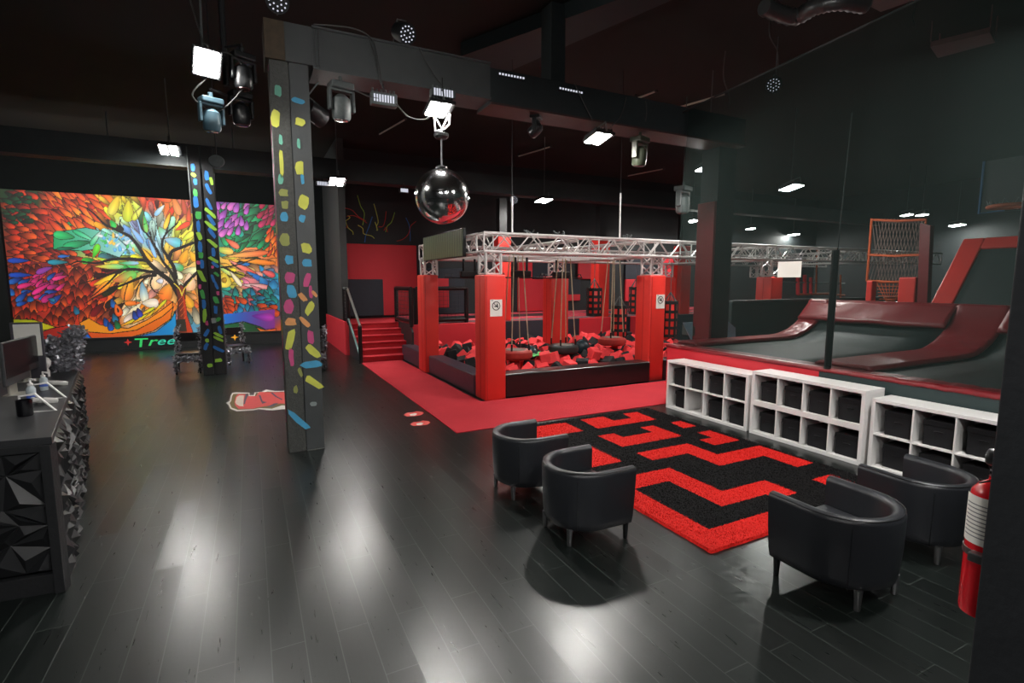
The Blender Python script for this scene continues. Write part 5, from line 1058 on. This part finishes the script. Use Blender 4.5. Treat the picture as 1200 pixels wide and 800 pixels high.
# plan of the body: nA, nB, and width 0.85 to the left
bodyP = [nA, nB, nB+dirF*.85, nA+dirF*1.9]
def ins(P, d): 
    c = sum(P, Vector())/len(P); return [p+(c-p).normalized()*d for p in P]
b = B(); Pi = ins(bodyP, .03); b.prism([(p.x,p.y) for p in Pi], lambda x, y: Vector((x,y,0)), lambda x, y: Vector((x,y,CHt-.05))); b.build('body', BLACK, t)
b = B(); b.prism([(p.x,p.y) for p in ins(bodyP, -.03)], lambda x, y: Vector((x,y,CHt-.05)), lambda x, y: Vector((x,y,CHt))); b.build('worktop', mat('worktop_black', rgb(46,47,49), .38), t, bevel=.004)
def facet(o, u, w, z0, z1, nm, nuu, nvv, seed, dep=.07):
    n_ = Vector((u.y, -u.x, 0)) if nm == 'long' else None
    rd = random.Random(seed); outw = Vector((u.y, -u.x, 0)); 
    cen = sum(bodyP, Vector())/4
    if (o+u*w/2+outw-cen).length < (o+u*w/2-outw-cen).length: outw = -outw
    b = B(); V = {}
    for i in range(nuu+1):
        for j in range(nvv+1):
            a = i/nuu; c = j/nvv
            if 0 < i < nuu: a += rd.uniform(-.32,.32)/nuu
            if 0 < j < nvv: c += rd.uniform(-.32,.32)/nvv
            V[i,j] = b.bm.verts.new(o+u*(a*w)+Vector((0,0,z0+(z1-z0)*c))+outw*.002)
    for i in range(nuu):
        for j in range(nvv):
            q = [V[i,j],V[i+1,j],V[i+1,j+1],V[i,j+1]]
            tris = [(q[0],q[1],q[2]),(q[0],q[2],q[3])] if rd.random() < .5 else [(q[0],q[1],q[3]),(q[1],q[2],q[3])]
            for T_ in tris:
                wts = [rd.uniform(.2,1) for _ in range(3)]; s_ = sum(wts); c = sum((T_[k].co*wts[k]/s_ for k in range(3)), Vector())+outw*rd.uniform(dep*.5, dep)
                ap = b.bm.verts.new(c)
                for k in range(3): b.face([T_[k], T_[(k+1)%3], ap])
    return b.build('facet_panel', FAC, t)
facet(nA+dirL*.05, dirL, L1-.1, .02, CHt-.06, 'long', 22, 6, 4, .06)
facet(nA+dirF*.06, dirF, 1.78, .16, CHt-.10, 'front', 8, 5, 9, .06)
def bar_(a, c, z0, z1, th, nm='frame_trim'):
    u = (c-a).normalized(); nn = Vector((-u.y,u.x,0)); b = B(); P = [a-nn*th, c-nn*th, c+nn*th, a+nn*th]; b.prism([(p.x,p.y) for p in P], lambda x, y: Vector((x,y,z0)), lambda x, y: Vector((x,y,z1))); b.build(nm, BLACK, t, bevel=.003)
bar_(nA+dirF*-.01, nA+dirF*.05, 0, CHt-.05, .05); bar_(nA, nA+dirF*1.9, 0, .14, .03, 'plinth'); bar_(nA, nA+dirF*1.9, CHt-.1, CHt-.05, .03)
bar_(nA+dirF*1.84, nA+dirF*1.9, 0, CHt-.05, .05)
def onc(x, y, z=CHt): q = g(x, y, z); return Vector((q[0], q[1], z))
# monitors seen from behind/side
def monitor(p, yaw, w, h, lab):
    t = thing('computer_monitor', lab, 'monitor', tuple(p)); M_ = Matrix.Translation(p) @ Matrix.Rotation(yaw, 4, 'Z')
    b = B(); b.rbox((-.015,-w/2,.12),(.015,w/2,.12+h),.008,M_); b.build('case', mat('monitor_silver', rgb(90,92,94), .35, .6), t)
    b = B(); b.box((.0155,-w/2+.012,.19),(.018,w/2-.012,.12+h-.012),M_); b.build('screen', mat('screen_black', rgb(14,15,18), .35), t)
    b = B(); b.rbox((-.09,-.1,0),(.09,.1,.012),.005,M_); b.rbox((-.05,-.09,.0),(-.03,.09,.28),.006,M_); b.build('stand', mat('stand_silver', rgb(176,174,164), .35, .5), t)
monitor(onc(22,462), .0, .56, .40, 'large black-screened monitor on the counter, nearest the viewer')
monitor(onc(38,446), .0, .48, .36, 'smaller monitor on the counter behind the large one')
# stand with white sheet
q = onc(36, 443); t3 = thing('poster_stand', 'white printed sheet in a dark upright frame behind the monitors', 'sign stand', tuple(q)); M_ = Matrix.Translation(q) @ Matrix.Rotation(-.1, 4, 'Z')
b = B(); b.rbox((-.13,-.01,.0),(.15,.012,.62),.006,M_); b.build('frame', mat('frame_grey', rgb(78,76,84), .5), t3); b = B(); b.box((-.1,-.014,.25),(.13,-.01,.6),M_); b.build('sheet', PAPER, t3)
b = B()
for k in range(3): b.box((-.07,-.016,.3+.035*k),(.09,-.0142,.306+.035*k),M_)
b.build('print', mat('print_rose', rgb(196,120,120), .8), t3)
# pump bottles, terminals
def bottle(p, lab, h=.17, body=None):
    t = thing('pump_bottle', lab, 'bottle', tuple(p), 'sanitiser bottles on the counter')
    b = B(); b.lathe([(.03,0),(.034,.01),(.034,h*.7),(.02,h*.82),(.012,h*.86)], tuple(p), 14); b.build('bottle', body or mat('clear_plastic', rgb(176,186,190), .15), t, smooth=True)
    b = B(); b.lathe([(.0345,h*.25),(.0348,h*.26),(.0348,h*.42),(.0345,h*.43)], tuple(p), 14); b.build('label_band', mat('band_blue', rgb(70,100,190), .5), t)
    b = B(); b.tube([p+Vector((0,0,h*.84)), p+Vector((0,0,h*1.12)), p+Vector((.045,-.03,h*1.1))], .009, 6); b.lathe([(.02,h*.84),(.02,h*.94),(.008,h*.96)], tuple(p), 10); b.build('pump', WHITE, t, smooth=True)
bottle(onc(38,474), 'clear pump bottle on the counter beside the card terminals', .2)
bottle(onc(52,457), 'small clear pump bottle further along the counter', .16)
p = onc(30,487); t4 = thing('desk_cup', 'shiny black cup on the near part of the counter', 'cup', tuple(p)); b = B(); b.lathe([(.045,0),(.05,.01),(.052,.13),(.047,.13),(.045,.02)], tuple(p), 18); b.build('cup', mat('gloss_black', rgb(14,14,18), .1), t4, smooth=True)
for p_, lab, r_ in (((43,481),'white wire phone stand on the counter, nearest','a'),((57,466),'white wire phone stand on the counter, second','b')):
    p = onc(*p_); t5 = thing('phone_stand', lab, 'phone stand', tuple(p)); b = B(); b.tube([p+Vector((-.1,0,.0)), p+Vector((-.1,.0,.13)), p+Vector((.0,-.0,.14)), p+Vector((.14,-.06,.0)), p+Vector((.0,-.06,.0))], .011, 6); b.build('frame', WHITE, t5, smooth=True)
for p_, lab in (((52,473),'grey card terminal on the counter with a red tip'),((66,452),'small brown-backed card machine further along the counter')):
    p = onc(*p_); t6 = thing('card_terminal', lab, 'card terminal', tuple(p)); M_ = Matrix.Translation(p+Vector((0,0,.03))) @ Matrix.Rotation(.5, 4, 'Z') @ Matrix.Rotation(.25, 4, 'Y')
    b = B(); b.rbox((-.09,-.04,-.02),(.09,.04,.025),.012,M_); b.build('body', mat('terminal_grey', rgb(176,176,172), .4), t6, smooth=30); b = B(); b.box((-.07,-.03,.0255),(-.01,.03,.028),M_); b.build('display', PLAST, t6)
p = onc(55,441); t7 = thing('hand_figurine', 'small white and pink ornament on the counter between the monitor and the tinsel', 'ornament', tuple(p)); b = B(); b.lathe([(.03,0),(.035,.05),(.02,.09),(.045,.13),(.05,.17),(.03,.21),(.005,.22)], tuple(p), 14); b.build('body', WHITE, t7, smooth=True); b = B(); b.lathe([(.02,.13),(.035,.16),(.02,.19)], (p.x-.03,p.y-.03,p.z), 10); b.build('spot', mat('spot_brown', rgb(160,70,60), .5), t7)
# tinsel covered high chairs
TIN = mat('silver_tinsel', rgb(176,176,182), .25, .6, noise=.6, nscale=90)
def tinsel(b, a, c, n, r, ln=.05):
    a = Vector(a); c = Vector(c)
    for k in range(n):
        p = a.lerp(c, random.random())+Vector([random.uniform(-r, r) for _ in range(3)]); d = Vector([random.uniform(-1,1) for _ in range(3)]).normalized()*ln; w = d.cross(Vector([random.uniform(-1,1) for _ in range(3)])).normalized()*.012
        v = [b.bm.verts.new(q) for q in (p-w, p+w, p+d+w, p+d-w)]; b.face(v)
def tchair(x, y, rz, lab, sh=.47, bh=.95, w=.48):
    t = thing('tinsel_chair', lab, 'chair', (0,0,0), 'black chairs trimmed with silver tinsel')
    for sx in (-1, 1):
        for sy in (-1, 1):
            b = B(); b.box((sx*w/2-.02,sy*w/2-.02,0),(sx*w/2+.02,sy*w/2+.02,sh if sy < 0 else bh)); b.build('leg', PLAST, t)
    b = B(); b.rbox((-w/2,-w/2,sh-.05),(w/2,w/2,sh+.03),.015); b.build('seat', BLKV, t)
    b = B(); b.box((-w/2,w/2-.02,bh-.2),(w/2,w/2+.01,bh)); b.build('backrest', BLKV, t)
    b = B(); tinsel(b, (-w/2,-w/2-.02,sh-.1), (w/2,-w/2-.02,sh-.1), 420, .06); tinsel(b, (-w/2,-w/2,.05), (-w/2,-w/2,sh), 200, .035); tinsel(b, (w/2,-w/2,.05), (w/2,-w/2,sh), 120, .03); tinsel(b, (-w/2,w/2,sh), (-w/2,w/2,bh+.15), 260, .06); tinsel(b, (w/2,w/2,sh), (w/2,w/2,bh+.1), 200, .05); b.build('tinsel_trim', TIN, t)
    t.location = (x, y, 0); t.rotation_euler = (0,0,rz); return t
tc_ = tchair(-1.4, 14.5, .0, 'black tinsel-trimmed chair left of the far painted column')
dup(tc_, (-.42, 15.6, 0), .3, 'black tinsel-trimmed chair right of the far painted column'); dup(tc_, (1.35, 13.6, 0), -.2, 'black tinsel-trimmed chair peeking out right of the foreground column')
# big tinsel bundles at the far end of the counter
for (p_, w, h_, lab) in (((83,428),.42,.5,'large bundle of silver tinsel standing at the far end of the counter'),((64,430),.1,.34,'narrow silver tinsel bundle on the counter before the large one')):
    q = onc(p_[0], p_[1]+6, CHt); q = Vector((q.x, min(q.y, 8.0), CHt)); t = thing('tinsel_bundle', lab, 'tinsel', tuple(q)); b = B(); tinsel(b, q+Vector((w*.1,0,.04)), q+Vector((w*.25,0,h_)), int(900*w/.42), .05); tinsel(b, q+Vector((-w*.35,0,.04)), q+Vector((-w*.35,0,h_*.75)), int(900*w/.42), .05)
    tinsel(b, q+Vector((-w*.1,0,.04)), q+Vector((0,0,h_*.9)), int(700*w/.42), .05); b.build('strands', TIN, t); b = B(); b.tube([q, q+Vector((0,0,h_*.8))], .01, 6); b.build('stem', PLAST, t)
# back bar with bottles behind the counter
t = thing('back_bar', 'dark back bar shelf behind the counter at the left edge', 'shelf', (-3.6, 7.5, 0))
b = B(); b.box((-4.1,6.2,0),(-3.4,9.6,1.2)); b.build('cabinet', BLACK, t); b = B(); b.box((-4.15,6.15,1.2),(-3.35,9.65,1.24)); b.build('top', PLAST, t)
AMB = mat('amber_glass', rgb(190,110,60), .15); CLR = mat('pale_glass', rgb(196,190,196), .12)
for k in range(16):
    y = 6.6+k*.18; b = B(); b.lathe([(.035,0),(.04,.01),(.04,.18),(.015,.24),(.015,.3)], (0,0,0), 12); o = b.build('bottle', CLR if k % 3 else AMB, smooth=True); o.location = (-3.5, y, 1.24); tag(o, ('pale' if k % 3 else 'amber')+' glass bottle standing on the back bar at the left edge', 'bottle', ('pale' if k % 3 else 'amber')+' bottles on the back bar')

# ------------------------------------------------------------------ right column with fire extinguisher
b = B(); b.box((2.5,.42,0),(2.96,.875,ZC)); tag(b.build('steel_column', [mat('column_black', rgb(38,40,43), .45, noise=.3, nscale=9, bump=.2, bscale=25)], loc=(2.73,.65,0), bevel=.006), 'black painted column filling the right edge, nearest the viewer', 'column')
ex, ey = 2.86, .975; t = thing('fire_extinguisher', 'red fire extinguisher with white label hung behind the right edge column', 'fire extinguisher', (ex, ey, .715))
b = B(); b.lathe([(.06,0),(.085,.01),(.088,.04),(.088,.53),(.082,.57),(.06,.60),(.03,.62),(.03,.64)], (ex,ey,.715), 32); b.build('cylinder', FIRE, t, smooth=True)
b = B(); 
def lb(u, v): a = PI*(.62+.62*u); return Vector((ex+.0895*math.cos(a), ey+.0895*math.sin(a), 1.055+.215*v))
b.grid(lb, 14, 2); b.build('label_sheet', PAPER, t, smooth=True)
b = B()
for k in range(9):
    b.grid(lambda u, v: (lambda q: Vector((ex+(q.x-ex)*1.006, ey+(q.y-ey)*1.006, 1.085+.018*k+.005*v)))(lb(.12+.7*u, 0)), 10, 1)
b.build('label_print', mat('print_grey', rgb(120,120,124), .8), t)
b = B(); b.lathe([(.02,.62),(.028,.64),(.028,.69),(.015,.71)], (ex,ey,.715), 14); b.build('valve', STEEL, t, smooth=True)
b = B(); b.rbox((-.02,-.012,0),(.12,.012,.02),.005, Matrix.Translation((ex-.05,ey,1.405)) @ Matrix.Rotation(-.25, 4, 'Y')); b.rbox((-.02,-.012,0),(.1,.012,.015),.005, Matrix.Translation((ex-.04,ey,1.375))); b.build('lever', PLAST, t)
b = B(); b.lathe([(.035,-.012),(.038,0),(.035,.012)], (0,0,0), 18, Matrix.Translation((ex-.075,ey+.0,1.455)) @ Matrix.Rotation(PI/2, 4, 'X')); b.build('gauge', STEEL, t, smooth=True)
b = B(); b.tube([(ex-.03,ey,1.345),(ex-.14,ey+.01,1.35)], .004, 5); b.build('safety_pin', STEEL, t)
b = B(); b.lathe([(.0895,.0),(.0925,.0),(.0925,.03),(.0895,.03)], (ex,ey,.995), 30); b.rbox((ex-.13,ey-.03,.99),(ex-.085,ey+.03,1.03),.006); b.build('strap', STEEL, t)
b = B(); b.box((ex-.075,ey-.085,.997),(ex-.035,ey-.07,1.025)); b.build('tag', PAL['lime'], t)

# ------------------------------------------------------------------ world, view
w = bpy.data.worlds.new('world'); sc.world = w; w.use_nodes = True; w.node_tree.nodes['Background'].inputs[0].default_value = (.5,.55,.6,1); w.node_tree.nodes['Background'].inputs[1].default_value = .05
sc.view_settings.view_transform = 'Standard'; sc.view_settings.look = 'None'; sc.view_settings.gamma = 1; sc.view_settings.use_curve_mapping = False
sc.view_settings.exposure = 0.66
